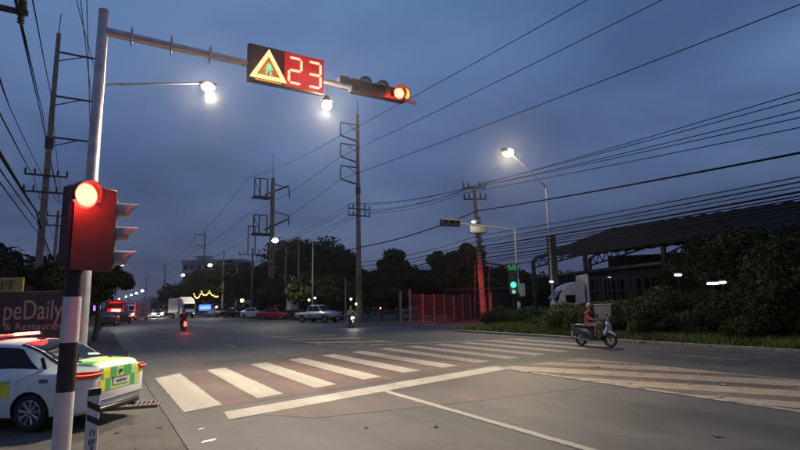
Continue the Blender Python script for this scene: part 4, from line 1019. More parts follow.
# ================================================================== SCOOTERS AND RIDERS
skin = mat('skin', (.22, .115, .07), .6); hairm = mat('hair', (.012, .01, .009), .6)
def scooter(label, loc, rz, c1, c2, head_on=False, tail_on=False):
    t = thing('scooter', label, 'scooter', loc, rz)
    for x, nm_ in ((-.64, 0), (.64, 1)):
        o = MB().lathe([(.19, -.045), (.25, -.05), (.275, -.025), (.28, 0), (.275, .025), (.25, .05), (.19, .045), (.185, 0)], (0, 0, 0), (0, 1, 0), 24, close=False).build('wheel', tyre, t); o.location = (x, 0, .28)
        b = MB(); b.lathe([(.195, -.03), (.20, 0), (.195, .03)], (0, 0, 0), (0, 1, 0), 24, close=False)
        for k in range(6): a = k*math.pi/3; b.tube([(0, 0, 0), (.195*math.cos(a), 0, .195*math.sin(a))], .016, 5)
        b.lathe([(.05, -.05), (.05, .05)], (0, 0, 0), (0, 1, 0), 10); b.build('rim', alloy, o)
    def loft(st, name, m_, n=14):
        b = MB(); vs = []
        for x, z, hy, hz_, sh in st:
            for j in range(n):
                a = 2*math.pi*j/n; ca, sa = math.cos(a), math.sin(a)
                vs.append((x+sh*sa, hy*math.copysign(abs(ca)**.7, ca), z+hz_*math.copysign(abs(sa)**.7, sa)))
        k = len(st); fs = [tuple(range(n-1, -1, -1)), tuple(range((k-1)*n, k*n))]+[(i*n+j, i*n+(j+1) % n, (i+1)*n+(j+1) % n, (i+1)*n+j) for i in range(k-1) for j in range(n)]
        b.add(vs, fs); return b.build(name, m_, t, 50)
    loft([(-1.0, .70, .05, .04, 0), (-.9, .68, .12, .09, 0), (-.6, .60, .17, .15, 0), (-.3, .55, .17, .18, 0), (-.1, .46, .15, .19, 0), (-.02, .38, .12, .12, 0)], 'rear_body', c1)
    loft([(-.92, .80, .10, .03, 0), (-.75, .81, .14, .05, 0), (-.4, .79, .15, .06, 0), (-.12, .77, .11, .055, 0), (-.05, .75, .07, .04, 0)], 'seat', mat('seat_vinyl', (.02, .02, .02), .5))
    MB().box((.12, 0, .28), (.62, .34, .09), ch=.03).build('footboard', black, t)
    loft([(.30, .30, .17, .06, 0), (.40, .42, .19, .10, 0), (.47, .60, .20, .12, 0), (.50, .76, .16, .10, 0), (.46, .90, .10, .06, 0)], 'leg_shield', black)
    loft([(.44, .50, .17, .08, 0), (.56, .62, .20, .13, 0), (.62, .76, .17, .13, 0), (.56, .90, .11, .08, 0), (.50, .96, .07, .04, 0)], 'front_cowl', c2)
    loft([(.36, .50, .06, .02, 0), (.50, .565, .075, .025, 0), (.66, .585, .075, .025, 0), (.82, .52, .06, .02, 0), (.88, .44, .04, .015, 0)], 'front_fender', c2)
    loft([(-.98, .50, .05, .015, 0), (-.85, .56, .07, .02, 0), (-.6, .58, .08, .02, 0)], 'rear_fender', black)
    b = MB()
    for sd in (-.07, .07): b.tube([(.66, sd, .28), (.52, sd, .70)], .025, 8)
    b.tube([(.52, 0, .66), (.42, 0, 1.0)], .03, 8); b.build('fork', gdark, t)
    b = MB(); b.tube([(.28, .34, 1.0), (.36, .24, 1.02), (.40, 0, 1.02), (.36, -.24, 1.02), (.28, -.34, 1.0)], [.02, .02, .035, .02, .02], 8); b.build('handlebar', black, t)
    loft([(.34, .99, .10, .03, 0), (.42, 1.02, .13, .06, 0), (.50, 1.0, .10, .05, 0), (.54, .98, .05, .03, 0)], 'handlebar_cowl', c1)
    for sd in (1, -1):
        b = MB(); b.tube([(.36, sd*.2, 1.03), (.38, sd*.3, 1.20)], .008, 5); b.ball((.38, sd*.32, 1.22), .055, 8, (.3, 1.1, .8)); b.build('mirror', black, t)
    o = MB().ball((.655, 0, .80), .075, 10, (.5, 1.4, .8)).build('headlight', headl if head_on else mat('headlamp_unlit', (.5, .5, .5), .1), t)
    o = MB().box((-.985, 0, .69), (.06, .20, .09), ch=.03).build('tail_light', emis('scooter_tail', (1, .10, .06), 7) if tail_on else tail_dim, t)
    MB().box((-1.0, 0, .50), (.02, .2, .15)).build('number_plate', whitep, t)
    MB().tube([(-.05, -.16, .22), (-.5, -.17, .26), (-.95, -.18, .34)], [.03, .05, .06], 8).build('exhaust', gdark, t)
    b = MB(); b.box((-.45, .0, .30), (.5, .2, .18), ch=.05); b.build('engine', gdark, t)
    b = MB(); b.tube([(-1.0, .1, .80), (-1.06, 0, .83), (-1.0, -.1, .80)], .016, 6); b.tube([(-.8, .12, .76), (-1.0, .1, .80)], .016, 6); b.tube([(-.8, -.12, .76), (-1.0, -.1, .80)], .016, 6); b.build('grab_rail', gdark, t)
    if head_on: point('headlight_beam', (.95, 0, .80), 40, (1, .93, .8), t, .08)
    if tail_on: point('tail_glow', (-1.25, 0, .66), 60, (1, .05, .03), t, .08)
    return t
def rider(label, loc, rz, shirt, trousers, bare_arm=True, helmet=None, lean=0, bare_leg=False):
    J = {'pel': (-.30, 0, .86), 'wai': (-.27, 0, 1.0), 'che': (-.22+lean*.5, 0, 1.20), 'nec': (-.19+lean, 0, 1.385), 'hdb': (-.175+lean, 0, 1.46), 'hdt': (-.165+lean, 0, 1.60)}
    E = [('pel', 'wai'), ('wai', 'che'), ('che', 'nec'), ('nec', 'hdb'), ('hdb', 'hdt')]
    RAD = {'pel': .155, 'wai': .140, 'che': .155, 'nec': .062, 'hdb': .085, 'hdt': .088}
    for s_, sd in (('l', 1), ('r', -1)):
        J.update({s_+'sh': (-.21+lean*.9, sd*.185, 1.325), s_+'el': (-.03+lean*.5, sd*.29, 1.10), s_+'wr': (.22, sd*.30, 1.03), s_+'hi': (-.24, sd*.10, .85), s_+'kn': (.19, sd*.155, .83), s_+'an': (.10, sd*.13, .42), s_+'to': (.25, sd*.14, .36)})
        RAD.update({s_+'sh': .068, s_+'el': .045, s_+'wr': .03, s_+'hi': .098, s_+'kn': .066, s_+'an': .042, s_+'to': .036})
        E += [('che', s_+'sh'), (s_+'sh', s_+'el'), (s_+'el', s_+'wr'), ('pel', s_+'hi'), (s_+'hi', s_+'kn'), (s_+'kn', s_+'an'), (s_+'an', s_+'to')]
    ks = list(J); me = bpy.data.meshes.new('person'); me.from_pydata([J[k] for k in ks], [(ks.index(a), ks.index(b)) for a, b in E], [])
    o = bpy.data.objects.new('person', me); COL.objects.link(o)
    md = o.modifiers.new('skin', 'SKIN'); md.use_smooth_shade = True
    for i, k in enumerate(ks):
        v = me.skin_vertices[0].data[i]; v.radius = (RAD[k],)*2; v.use_root = (k == 'pel')
    sb_ = o.modifiers.new('sub', 'SUBSURF'); sb_.levels = 2; sb_.render_levels = 2
    bpy.context.view_layer.update(); dg = bpy.context.evaluated_depsgraph_get()
    m2 = bpy.data.meshes.new_from_object(o.evaluated_get(dg)); bpy.data.objects.remove(o)
    b = MB(); V = [v.co.copy() for v in m2.vertices]
    # cloth or skin by the bone a face lies nearest to
    def near(c):
        best = (9, None)
        for a, e in E:
            p, q = Vector(J[a]), Vector(J[e]); d = q-p; u = max(0, min(1, (c-p).dot(d)/d.length_squared)); dist = (c-p-d*u).length - RAD[a]*(1-u)-RAD[e]*u
            if dist < best[0]: best = (dist, (a, e, u))
        return best[1]
    for p in m2.polygons:
        a, e, u = near(p.center)
        if e in ('hdb', 'hdt') or (e == 'nec' and u > .75): k = 0
        elif e[1:] == 'el': k = 1 if (u < .55 or not bare_arm) else 0
        elif e[1:] == 'wr': k = 0 if bare_arm else 1
        elif e[1:] in ('hi', 'kn') or (e == 'wai' and u < .35): k = 2 if not (bare_leg and e[1:] == 'kn' and u > .7) else 0
        elif e[1:] == 'an': k = 0 if bare_leg else 2
        elif e[1:] == 'to': k = 3
        else: k = 1
        b.cur = k; b.add([V[i] for i in p.vertices], [tuple(range(len(p.vertices)))])
    # hands: palm, five fingers closing round the grip
    b.cur = 0
    for sd in (1, -1):
        wv = Vector((.22, sd*.30, 1.03)); b.tube([wv, wv+Vector((.045, 0, .005)), wv+Vector((.085, 0, .008))], [.028, .040, .036], 8)
        for f, (dy, ln) in enumerate(((-.030, .9), (-.010, 1), (.010, .95), (.030, .78))):
            q = wv+Vector((.082, dy, .010)); b.tube([q, q+Vector((.035*ln, 0, .0)), q+Vector((.052*ln, 0, -.028)), q+Vector((.035*ln, 0, -.052))], [.0105, .0095, .009, .007], 6)
        q = wv+Vector((.035, -sd*.036, 0)); b.tube([q, q+Vector((.025, -sd*.02, -.02)), q+Vector((.05, -sd*.012, -.035))], [.012, .011, .008], 6)
    # face: nose, ears, eyes, mouth
    hx, hz_ = -.165+lean, 1.545
    b.tube([(hx+.082, 0, hz_+.015), (hx+.112, 0, hz_-.022)], [.010, .018], 6)
    for sd in (1, -1): b.ball((hx-.005, sd*.088, hz_-.01), .026, 8, (.8, .35, 1.2))
    b.cur = 3
    for sd in (1, -1): b.ball((hx+.085, sd*.032, hz_+.012), .010, 6)
    b.box((hx+.088, 0, hz_-.055), (.012, .045, .008))
    me = bpy.data.meshes.new('person'); me.from_pydata(b.v, [], b.f); me.update()
    for mm in (skin, shirt, trousers, black): me.materials.append(mm)
    me.polygons.foreach_set('material_index', b.mi); me.polygons.foreach_set('use_smooth', [True]*len(me.polygons))
    bm = bmesh.new(); bm.from_mesh(me); bmesh.ops.remove_doubles(bm, verts=bm.verts, dist=1e-5); bm.to_mesh(me); bm.free()
    bpy.data.meshes.remove(m2)
    o = link('person', me); o.location = loc; o.rotation_euler = (0, 0, rz); tag(o, label, 'person')
    h = MB(); C = (hx-.012, 0, hz_+.035); n = 16; vs = []; fs = []
    for i in range(7):
        th = math.pi*.60*i/6
        for j in range(n):
            a = 2*math.pi*j/n; ext = 1+(.08 if i > 4 and abs(math.cos(a)) < .99 and math.cos(a) > .3 else 0)
            vs.append((C[0]+.128*math.sin(th)*math.cos(a)*ext, C[1]+.115*math.sin(th)*math.sin(a), C[2]+.115*math.cos(th) + (.03 if i == 6 and math.cos(a) > .5 else 0)))
    for i in range(6):
        for j in range(n): fs.append((i*n+j, i*n+(j+1) % n, (i+1)*n+(j+1) % n, (i+1)*n+j))
    h.add(vs, fs); h.build('helmet' if helmet else 'hair', helmet or hairm, o)
    return o
redshirt = mat('red_shirt', (.30, .035, .025), .8); greysh = mat('pale_shirt', (.42, .40, .36), .8); shorts = mat('grey_shorts', (.16, .13, .11), .8); darkt = mat('dark_trousers', (.02, .02, .025), .8)
def on_road(px, py): p = PZ(px, py, .0); return (p.x, p.y, .002)
L1 = on_road(596, 346.5)
scooter('white and dark scooter crossing in front of the verge with a rider in red', L1, R(-84), mat('scooter_dark_blue', (.03, .035, .05), .3), carwhite)
rider('person in a red shirt and shorts riding the white scooter past the verge', L1, R(-84), redshirt, shorts, True, mat('pale_helmet', (.25, .23, .21), .35), bare_leg=True)
L2 = on_road(183, 331.5)
scooter('scooter with a bright red tail light riding away down the road', L2, R(90), mat('scooter_maroon', (.14, .01, .012), .3), redc, tail_on=True)
rider('person in dark clothes riding away on the scooter with the red tail light', L2, R(90), mat('dark_red_jacket', (.05, .012, .014), .8), darkt, False, mat('black_helmet', (.015, .015, .015), .25))
L3_ = on_road(351, 328)
scooter('dark scooter with its headlight on coming past the parked pickup', L3_, R(-103), black, darkc, head_on=True)
rider('person in a pale shirt riding the scooter with the lit headlight', L3_, R(-103), greysh, darkt, False, mat('grey_helmet', (.12, .12, .12), .3))

# ================================================================== SMALL THINGS ON THE NEAR SIDE
dp = PD(90, 455, 7.9); dp.z = -.012
t = thing('delineator_post', 'short white delineator with black slanting bands at the rear of the sedan', 'road marker', dp)
MB().box((0, 0, .42), (.155, .03, .86), R(20), ch=.012).build('board', whitep, t)
ca, sa = math.cos(R(20)), math.sin(R(20))
for z0 in (.74, .585, .42):
    b = MB(); p = [(-.0765, z0+.05), (.0765, z0-.05), (.0765, z0+.035), (-.0765, z0+.125)]
    if z0 > .7: p = [(-.0765, z0+.02), (.0765, z0+.02), (.0765, z0+.105), (-.0765, z0+.105)]
    q = [(x*ca+.0185*sa, x*sa-.0185*ca, z) for x, z in p]; b.add(q, [(0, 1, 2, 3)]); b.build('black_band', blackp, t, 0)
def text(name, s, size, m_, parent, loc, rot, ext=.002, shear=0, sx=1):
    c = bpy.data.curves.new(name, 'FONT'); c.body = s; c.size = size; c.extrude = ext; c.align_x = 'CENTER'; c.align_y = 'CENTER'; c.shear = shear; c.resolution_u = 3
    o = bpy.data.objects.new(name, c); COL.objects.link(o); bpy.context.view_layer.update()
    me = bpy.data.meshes.new_from_object(o.evaluated_get(bpy.context.evaluated_depsgraph_get())); bpy.data.objects.remove(o)
    me.materials.clear(); me.materials.append(m_); o = link(name, me, parent); o.location = loc; o.rotation_euler = rot; o.scale = (sx, 1, 1); return o
for k, ch in enumerate(('ก', 'พ', '3')):
    text('lettering', ch, .13, blackp, t, (.019*sa, -.019*ca, .30-.10*k), (R(90), 0, R(20)), .001)
# drain grate: a frame with bars
gp = PZ(150, 404, 0)
gt = thing('drain_grate', 'rusty steel drain grate set in the road edge behind the sedan', 'grate', (gp.x-.32, gp.y-.05, 0), R(78))
gm = mat('rusty_iron', (.15, .12, .10), .8, 0)
MB().box((0, 0, .004), (.40, .9, .02)).build('pit', mat('pit_dark', (.01, .01, .01), .9), gt)
b = MB()
for x in (-.22, .22): b.box((x, 0, .02), (.05, .95, .06), ch=.008)
for y in (-.46, .46): b.box((0, y, .015), (.40, .04, .04), ch=.008)
b.build('frame', gm, gt)
gb = None
for k in range(11):
    if gb is None: gb = MB().box((0, 0, .02), (.40, .030, .05), ch=.006).build('grate_bar', gm, gt); o = gb
    else: o = gb.copy(); COL.objects.link(o)
    o.location = (0, -.4+.08*k, 0)
# blots of paint, leaves and scraps on the road
for lab, px, py, sx_, m_ in [('white paint blot on the asphalt near the drain', 209, 441, .13, whitep), ('small white blot above the bigger paint blot', 201, 429, .06, whitep)]:
    p = PZ(px, py, 0); b = MB(); q = []
    for k in range(14): a = 2*math.pi*k/14; rr = sx_*(.75+.35*rnd.random()); q.append((rr*math.cos(a), rr*.5*math.sin(a)))
    b.prism(q, .001, .006); o = b.build('paint_blot', m_, None); o.location = (p.x, p.y, 0); o.rotation_euler = (0, 0, .5); tag(o, lab, 'blot')
lf = mat('dry_leaf', (.07, .045, .025), .8)
for lab, px, py, k in [('dry leaf lying on the near lane left of the lane line', 436, 427, 1.3), ('dry leaf lying on the near lane at the right', 717, 437, 1.4), ('dark leaf beside the stop line', 422, 381, .9), ('dry leaf by the paint blot', 160, 427, 1.1), ('dark scrap on the shoulder below the drain', 133, 423, 1.1), ('dry leaf lying below the hatched median', 718, 398, 1.0), ('dry leaf under the delineator shadow', 118, 432, 1.2), ('tiny leaf on the lane below the stop line', 366, 428, .8), ('dark scrap far up the lane', 262, 336, 1.3)]:
    p = PZ(px, py, 0); b = MB(); n = 6; vs = []
    for i in range(n+1):
        u = i/n; wd = .045*math.sin(math.pi*min(.98, u+.06))
        vs += [(-.09+.18*u, -wd, .012+.03*abs(u-.5)), (-.09+.18*u, 0, .006+.03*abs(u-.5)), (-.09+.18*u, wd, .016+.03*abs(u-.5))]
    b.add(vs, [(i*3+j, i*3+j+1, i*3+j+4, i*3+j+3) for i in range(n) for j in range(2)])
    o = b.build('fallen_leaf', lf, None); o.location = (p.x, p.y, .002); o.scale = (k*.6,)*3; o.rotation_euler = (0, 0, rnd.uniform(0, 3)); tag(o, lab, 'leaf', 'leaves and scraps on the road')

# cafe banner behind the car
A = PD(-60, 334, 19.5); Bq = PD(66, 334, 18.0); A.z = 0; Bq.z = 0
mid = (A+Bq)/2; dvec = (Bq-A); rz = math.atan2(dvec.y, dvec.x); wl = dvec.length
t = thing('cafe_banner', 'dark brown banner with pink lettering fixed up behind the white sedan', 'banner', (mid.x, mid.y, 0), rz)
zt, zb = PD(40, 291.5, 18.6).z, 0.55
MB().box((0, 0, (zt+zb)/2), (wl, .05, zt-zb), ch=.01).build('panel', mat('banner_brown', (.045, .034, .030), .6), t)
for x in (-wl/2+.1, 0, wl/2-.1): MB().tube([(x, .06, 0), (x, .06, zt)], .04, 8).build('banner_post', gdark, t)
pink = mat('banner_pink', (.50, .26, .26), .6); 
def onb(px, py):
    p = PD(px, py, 18.3); d = p-Vector((mid.x, mid.y, 0)); return d.dot(dvec.normalized()), p.z
x0_, z0_ = onb(37, 310); xa, _ = onb(-8, 308); xb_, _ = onb(69, 308)
text('lettering', 'peDaily', .80, pink, t, ((xa+xb_)/2, -.03, z0_-.02), (R(90), 0, R(0)), .006, 0, (xb_-xa)/2.52)
x1_, z1_ = onb(36, 326.5)
text('lettering', '& Restaurant', .30, pink, t, (x1_-.03, -.03, z1_), (R(90), 0, 0), .006)
# small yellow shop sign above it
p = PD(10, 285.5, 20.5)
t = thing('shop_sign', 'small dull yellow shop sign above the cafe banner', 'sign', (p.x-.1, p.y, 0), rz)
sz = p.z
MB().box((0, 0, sz), (1.0, .08, .48), ch=.01).build('panel', mat('sign_yellow', (.30, .22, .06), .6), t)
text('lettering', "ud'T", .40, mat('sign_olive', (.09, .06, .02), .6), t, (-.08, -.045, sz), (R(90), 0, 0), .004)
MB().tube([(0, .06, 0), (0, .06, sz)], .04, 8).build('sign_post', gdark, t)
# little shop lights on the left
for lab, px, py, m_, sz_ in [('violet lit shop sign under the roadside tree', 97, 308, emis('violet_sign', (.35, .2, 1), 2.2), .55), ('small yellow lamp sign under the roadside tree', 98.5, 295.5, emis('yellow_sign', (1, .65, .1), 2), .4), ('small green lamp sign under the roadside tree', 102.5, 299, emis('green_sign', (.2, 1, .5), 2), .32)]:
    p = PY(px, py, 52); t = thing('lit_sign', lab, 'sign', (p.x, p.y, 0))
    MB().box((0, 0, p.z), (sz_, .12, sz_*.8), ch=.04).build('panel', m_, t); MB().box((0, .1, p.z), (sz_+.1, .08, sz_*.8+.1), ch=.02).build('frame', black, t); MB().tube([(0, .1, 0), (0, .1, p.z)], .04, 6).build('sign_post', gdark, t)
# notice board right of the parked cars
p = PD(292, 318, 70); p.z = 0
t = thing('notice_board', 'blank white notice board on two legs between the red car and the pickup', 'board', p, R(-20))
MB().box((0, 0, 1.9), (1.45, .08, 1.5), ch=.02).build('panel', mat('board_white', (.80, .80, .78), .6), t)
for x in (-.55, .55): MB().box((x, .06, .9), (.08, .06, 1.8)).build('leg', gdark, t)
# blue lit sign by the lorry
p = PY(205, 307.5, 96)
t = thing('led_sign', 'blue lit sign board standing right of the white lorry', 'sign', (p.x, 96, 0))
MB().box((0, 0, p.z), (2.0, .2, 1.0), ch=.03).build('panel', emis('blue_sign', (.08, .22, 1), 1.6), t)
for k in range(7): MB().box((-.72+.24*k, -.105, p.z+(.05 if k % 2 else -.05)), (.10, .012, .34)).build('lit_stroke', emis('pale_blue_stroke', (.5, .7, 1), 1.8), t)
for x in (-.8, .8): MB().tube([(x, .12, 0), (x, .12, p.z)], .06, 6).build('leg', gdark, t)
# string of fairy lights
t = thing('fairy_lights', 'zigzag string of yellow fairy lights hung above the blue sign', 'string lights', PY(194, 299, 97))
base = Vector(t.location); pts = [PY(px, py, 97)-base for px, py in ((194, 294), (197.5, 298), (201.5, 291.5), (205, 295), (209.5, 291), (213.5, 295.5), (219, 295.5))]
MB().tube(pts, .03, 5).build('wire', wire, t)
fl = emis('fairy_bulb', (1, .75, .15), 2.6); fb = None
for i in range(len(pts)-1):
    for j in range(4):
        q = pts[i].lerp(pts[i+1], j/4); q.z -= .25*math.sin(j/4*math.pi)
        if fb is None: fb = MB().ball((0, 0, 0), .13, 6).build('bulb', fl, t); o = fb
        else: o = fb.copy(); COL.objects.link(o)
        o.location = q
# glimmering shop lamps far behind the trees
for k, (lab, px, py, y, c, s_) in enumerate([('yellow lamp glowing behind the parked cars', 242, 300.5, 84, (1, .7, .2), .32), ('small white lamp right of the yellow one', 251.5, 300.5, 100, (1, .8, .6), .2), ('orange lamp behind the blue sign', 216.5, 307, 104, (1, .6, .3), .22),
        ('lamp showing low between the trunks above the pickup', 309, 300, 51, (1, .72, .3), .13), ('another lamp between trunks nearer the pickup cab', 315, 298, 51, (1, .75, .4), .12), ('lamp behind the tall pole foot, upper one', 351, 299, 46, (1, .72, .3), .13), ('lamp behind the tall pole foot, lower one', 356, 304, 46, (1, .75, .35), .12), ('lone lamp left of the fence', 380.5, 308, 45, (1, .7, .4), .07), ('white lamp by the shed corner behind the fence', 473, 296, 62, (.9, 1, 1), .16)]):
    p = PY(px, py, y); t = thing('lantern', lab, 'lamp', (p.x, y, 0), 0, 'small lamps behind the trees')
    MB().ball((0, 0, p.z), s_, 8).build('bulb', emis('lantern_%d' % (k % 3), c, 5), t); MB().tube([(0, .02, 0), (0, .02, p.z)], .03, 5).build('post', gdark, t); MB().lathe([(s_*1.1, 0), (.02, s_*.7)], (0, 0, p.z+s_*.8), n=8).build('cap', gdark, t)

# ================================================================== FENCE AND GATE LIT RED
fm = mat('fence_steel', (.22, .17, .15), .55, .2); mm_ = mat('fence_mesh', (.10, .07, .06), .6)
F0, F1 = PZ(411, 325.5, 0), PZ(471, 319, 0)
t = thing('mesh_fence', 'steel mesh fence panels glowing red beside the leaning pole', 'fence', (F0.x, F0.y, 0), math.atan2((F1-F0).y, (F1-F0).x))
wl = (F1-F0).length; np_ = 6; pw = wl/np_
post = None; pan = None
for k in range(np_+1):
    if post is None: post = MB().box((0, 0, 1.3), (.09, .09, 2.6), ch=.01).build('fence_post', fm, t); o = post
    else: o = post.copy(); COL.objects.link(o)
    o.location = (k*pw, 0, 0)
for k in range(np_):
    if pan is None:
        b = MB()
        for i in range(13): b.box((.08+(pw-.16)*i/12, 0, 1.25), (.014, .014, 2.2))
        for i in range(9): b.box((pw/2, .012, .15+2.2*i/8), (pw-.12, .012, .014))
        b.box((pw/2, 0, 2.42), (pw-.1, .05, .06)); b.box((pw/2, 0, .12), (pw-.1, .05, .06)); b.box((pw/2, 0, 1.0), (pw-.1, .03, .04))
        pan = b.build('mesh_panel', mm_, t); o = pan
    else: o = pan.copy(); COL.objects.link(o)
    o.location = (k*pw, 0, 0)
for lab, px, D in [('taller square gate post at the left end of the mesh fence', 410.5, 43.2), ('outermost gate post, standing alone left of the mesh fence', 401, 43.5)]:
    p = PD(px, 326, D); t = thing('gate_post', lab, 'post', (p.x, p.y, 0), 0, 'posts by the fence'); h_ = PD(px, 290 if px > 405 else 291, D).z
    MB().box((0, 0, h_/2), (.16, .16, h_), ch=.02).build('shaft', fm, t); MB().box((0, 0, h_+.02), (.20, .20, .05), ch=.01).build('cap', fm, t)
p = PD(491, 316, 46); t = thing('gate_post', 'short pale post just right of the leaning pole', 'post', (p.x, p.y, 0), 0, 'posts by the fence'); h_ = PD(490, 293, 46).z
MB().box((0, 0, h_/2), (.26, .2, h_), ch=.02).build('shaft', fm, t); MB().box((0, 0, h_+.02), (.3, .24, .05)).build('cap', fm, t)
# a low rail fence along the verge
pA, pB = PD(500, 308, 42), PD(545, 316, 37); 
t = thing('rail_fence', 'low rail fence behind the grass near the cantilever signal', 'fence', (pA.x, pA.y, 0))
d = pB-pA; b = MB(); b.tube([(0, 0, 1.1), (d.x, d.y, 1.1)], .04, 6); b.build('rail', fm, t)
for k in range(5): b = MB(); b.tube([(d.x*k/4, d.y*k/4, 0), (d.x*k/4, d.y*k/4, 1.15)], .045, 6); b.build('fence_post', fm, t)
# cream cabinet behind the scooter rider
p = PD(604, 326, 26.5); t = thing('utility_cabinet', 'cream metal cabinet standing in the grass behind the scooter rider', 'cabinet', (p.x, p.y, .1), math.atan2(-p.x, p.y)*-1-1.25)
t.rotation_euler = (0, 0, -R(52))
h_ = PD(604, 305, 26.5).z-.1
MB().box((0, 0, h_/2+.04), (.74, .42, h_-.1), ch=.02).build('case', mat('cabinet_cream', (.32, .31, .26), .5), t)
MB().box((0, -.215, h_/2), (.64, .015, h_*.82), ch=.005).build('door', mat('cabinet_cream', (.32, .31, .26), .5), t)
MB().box((.22, -.235, h_*.45), (.06, .03, .12), ch=.01).build('lock', gdark, t); MB().box((0, 0, .02), (.8, .5, .12)).build('plinth', mat('kerb_concrete', (.2, .19, .17), .85), t)
MB().box((0, 0, h_+.02), (.8, .5, .05), ch=.015).build('roof', mat('cabinet_cream', (.32, .31, .26), .5), t)

# ================================================================== BUILDINGS
# open shed with the great roof
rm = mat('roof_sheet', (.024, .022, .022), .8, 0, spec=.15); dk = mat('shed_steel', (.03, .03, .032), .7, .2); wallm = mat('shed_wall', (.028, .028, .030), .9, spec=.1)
t = thing('open_shed', 'large dark open sided shed with a corrugated roof behind the hedge', 'shed', (36, 27, 0))
O = Vector((36, 27, 0))
A_, B_, C_, D_ = PX(610, 230, 36), Vector((36, -14, 7.2)), PD(532.5, 259, 60), Vector((66, -4, 5.6))
def corr(P, Q, R_, S_, amp=.06, n=160, th=.12):
    """corrugated sheet: edge P-Q is the near edge, R_ behind P, S_ behind Q"""
    b = MB(); vs = []
    for i in range(n+1):
        u = i/n; z_ = amp*(1 if i % 4 in (1, 2) else -1)
        for top in (0, 1):
            a = P.lerp(Q, u); c_ = R_.lerp(S_, u)
            vs += [a-O+Vector((0, 0, z_+top*th)), c_-O+Vector((0, 0, z_+top*th))]
    fs = []
    for i in range(n):
        k = i*4; fs += [(k, k+4, k+5, k+1), (k+2, k+3, k+7, k+6), (k, k+2, k+6, k+4), (k+1, k+5, k+7, k+3)]
    fs += [(0, 1, 3, 2), (n*4, n*4+2, n*4+3, n*4+1)]
    b.add(vs, fs); return b.build('roof', rm, t, 0)
E1 = PX(533, 259, 33.2); E2 = Vector((33.2, -14, E1.z+.1))
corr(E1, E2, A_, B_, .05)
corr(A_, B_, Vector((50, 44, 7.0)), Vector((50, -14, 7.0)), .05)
US = (.0, .12, .26, .42)
for u in US:     # columns and trusses under the roof
    for P, Q in ((E1, E2), (C_, D_)):
        c_ = P.lerp(Q, u); MB().box((c_.x-O.x, c_.y-O.y, c_.z/2-.1), (.25, .25, c_.z-.2)).build('column', dk, t)
    a = A_.lerp(B_, u); c_ = C_.lerp(D_, u); b = MB(); lo_a, lo_c = a-Vector((0, 0, 1.4)), c_-Vector((0, 0, 1.0))
    a2, c2 = a-Vector((0, 0, .2)), c_-Vector((0, 0, .2))
    b.tube([lo_a-O, lo_c-O], .09, 5); b.tube([a2-O, c2-O], .09, 5)
    for k in range(9):
        p1 = lo_a.lerp(lo_c, k/9); p2 = a2.lerp(c2, (k+.5)/9); p3 = lo_a.lerp(lo_c, (k+1)/9); b.tube([p1-O, p2-O, p3-O], .06, 5)
    b.build('truss', dk, t)
b = MB(); vs = []
for q in (.16, 1): p = C_.lerp(D_, q)-O; vs += [(p.x-.4, p.y, 0), (p.x-.4, p.y, p.z-.1), (p.x-.2, p.y, 0), (p.x-.2, p.y, p.z-.1)]
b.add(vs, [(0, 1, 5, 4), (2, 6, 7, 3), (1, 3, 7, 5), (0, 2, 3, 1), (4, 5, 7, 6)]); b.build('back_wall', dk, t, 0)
# low building under it
def block(name, label, cat, px0, px1, D0, D1, ytop, wallmat, roofmat, depth=8, over=.4):
    a, b_ = PD(px0, 300, D0), PD(px1, 300, D1); a.z = b_.z = 0; d = b_-a; rz = math.atan2(d.y, d.x); ln = d.length
    h = PD((px0+px1)/2, ytop, (D0+D1)/2).z
    t = thing(name, label, cat, a, rz)
    MB().box((ln/2, depth/2, h/2), (ln, depth, h)).build('wall', wallmat, t)
    MB().box((ln/2, depth/2, h+.12), (ln+over, depth+over*2, .24), ch=.03).build('roof', roofmat, t)
    return t, ln, h
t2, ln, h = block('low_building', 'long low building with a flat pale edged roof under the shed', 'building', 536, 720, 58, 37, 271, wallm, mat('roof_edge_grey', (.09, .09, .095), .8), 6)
for k in range(6): 
    MB().box((ln*(k+.5)/6, -.03, h*.55), (ln/9, .06, h*.5)).build('window', glass, t2)
for lab, px, py, D, s_ in [('white strip lamp under the shed beside the hedge', 678, 275, 29.5, .32), ('brightest strip lamp shining through the hedge', 713, 283.5, 28.5, .5), ('second strip lamp just right of the brightest one', 722.5, 282.5, 28.5, .3), ('small lamp above the truck cage', 609.5, 277.5, 45, .22)]:
    p = PD(px, py, D); tt = thing('strip_lamp', lab, 'lamp', (p.x, p.y, 0), -R(55), 'lamps under the shed')
    MB().box((0, 0, p.z), (s_, .10, .09), ch=.03).build('tube', emis('strip_white', (.9, .97, 1), 9), tt); MB().box((0, 0, p.z+.10), (s_+.1, .18, .08), ch=.02).build('fitting', gdark, tt); MB().tube([(0, .1, 0), (0, .1, p.z+.1)], .018, 6).build('stand', black, tt)
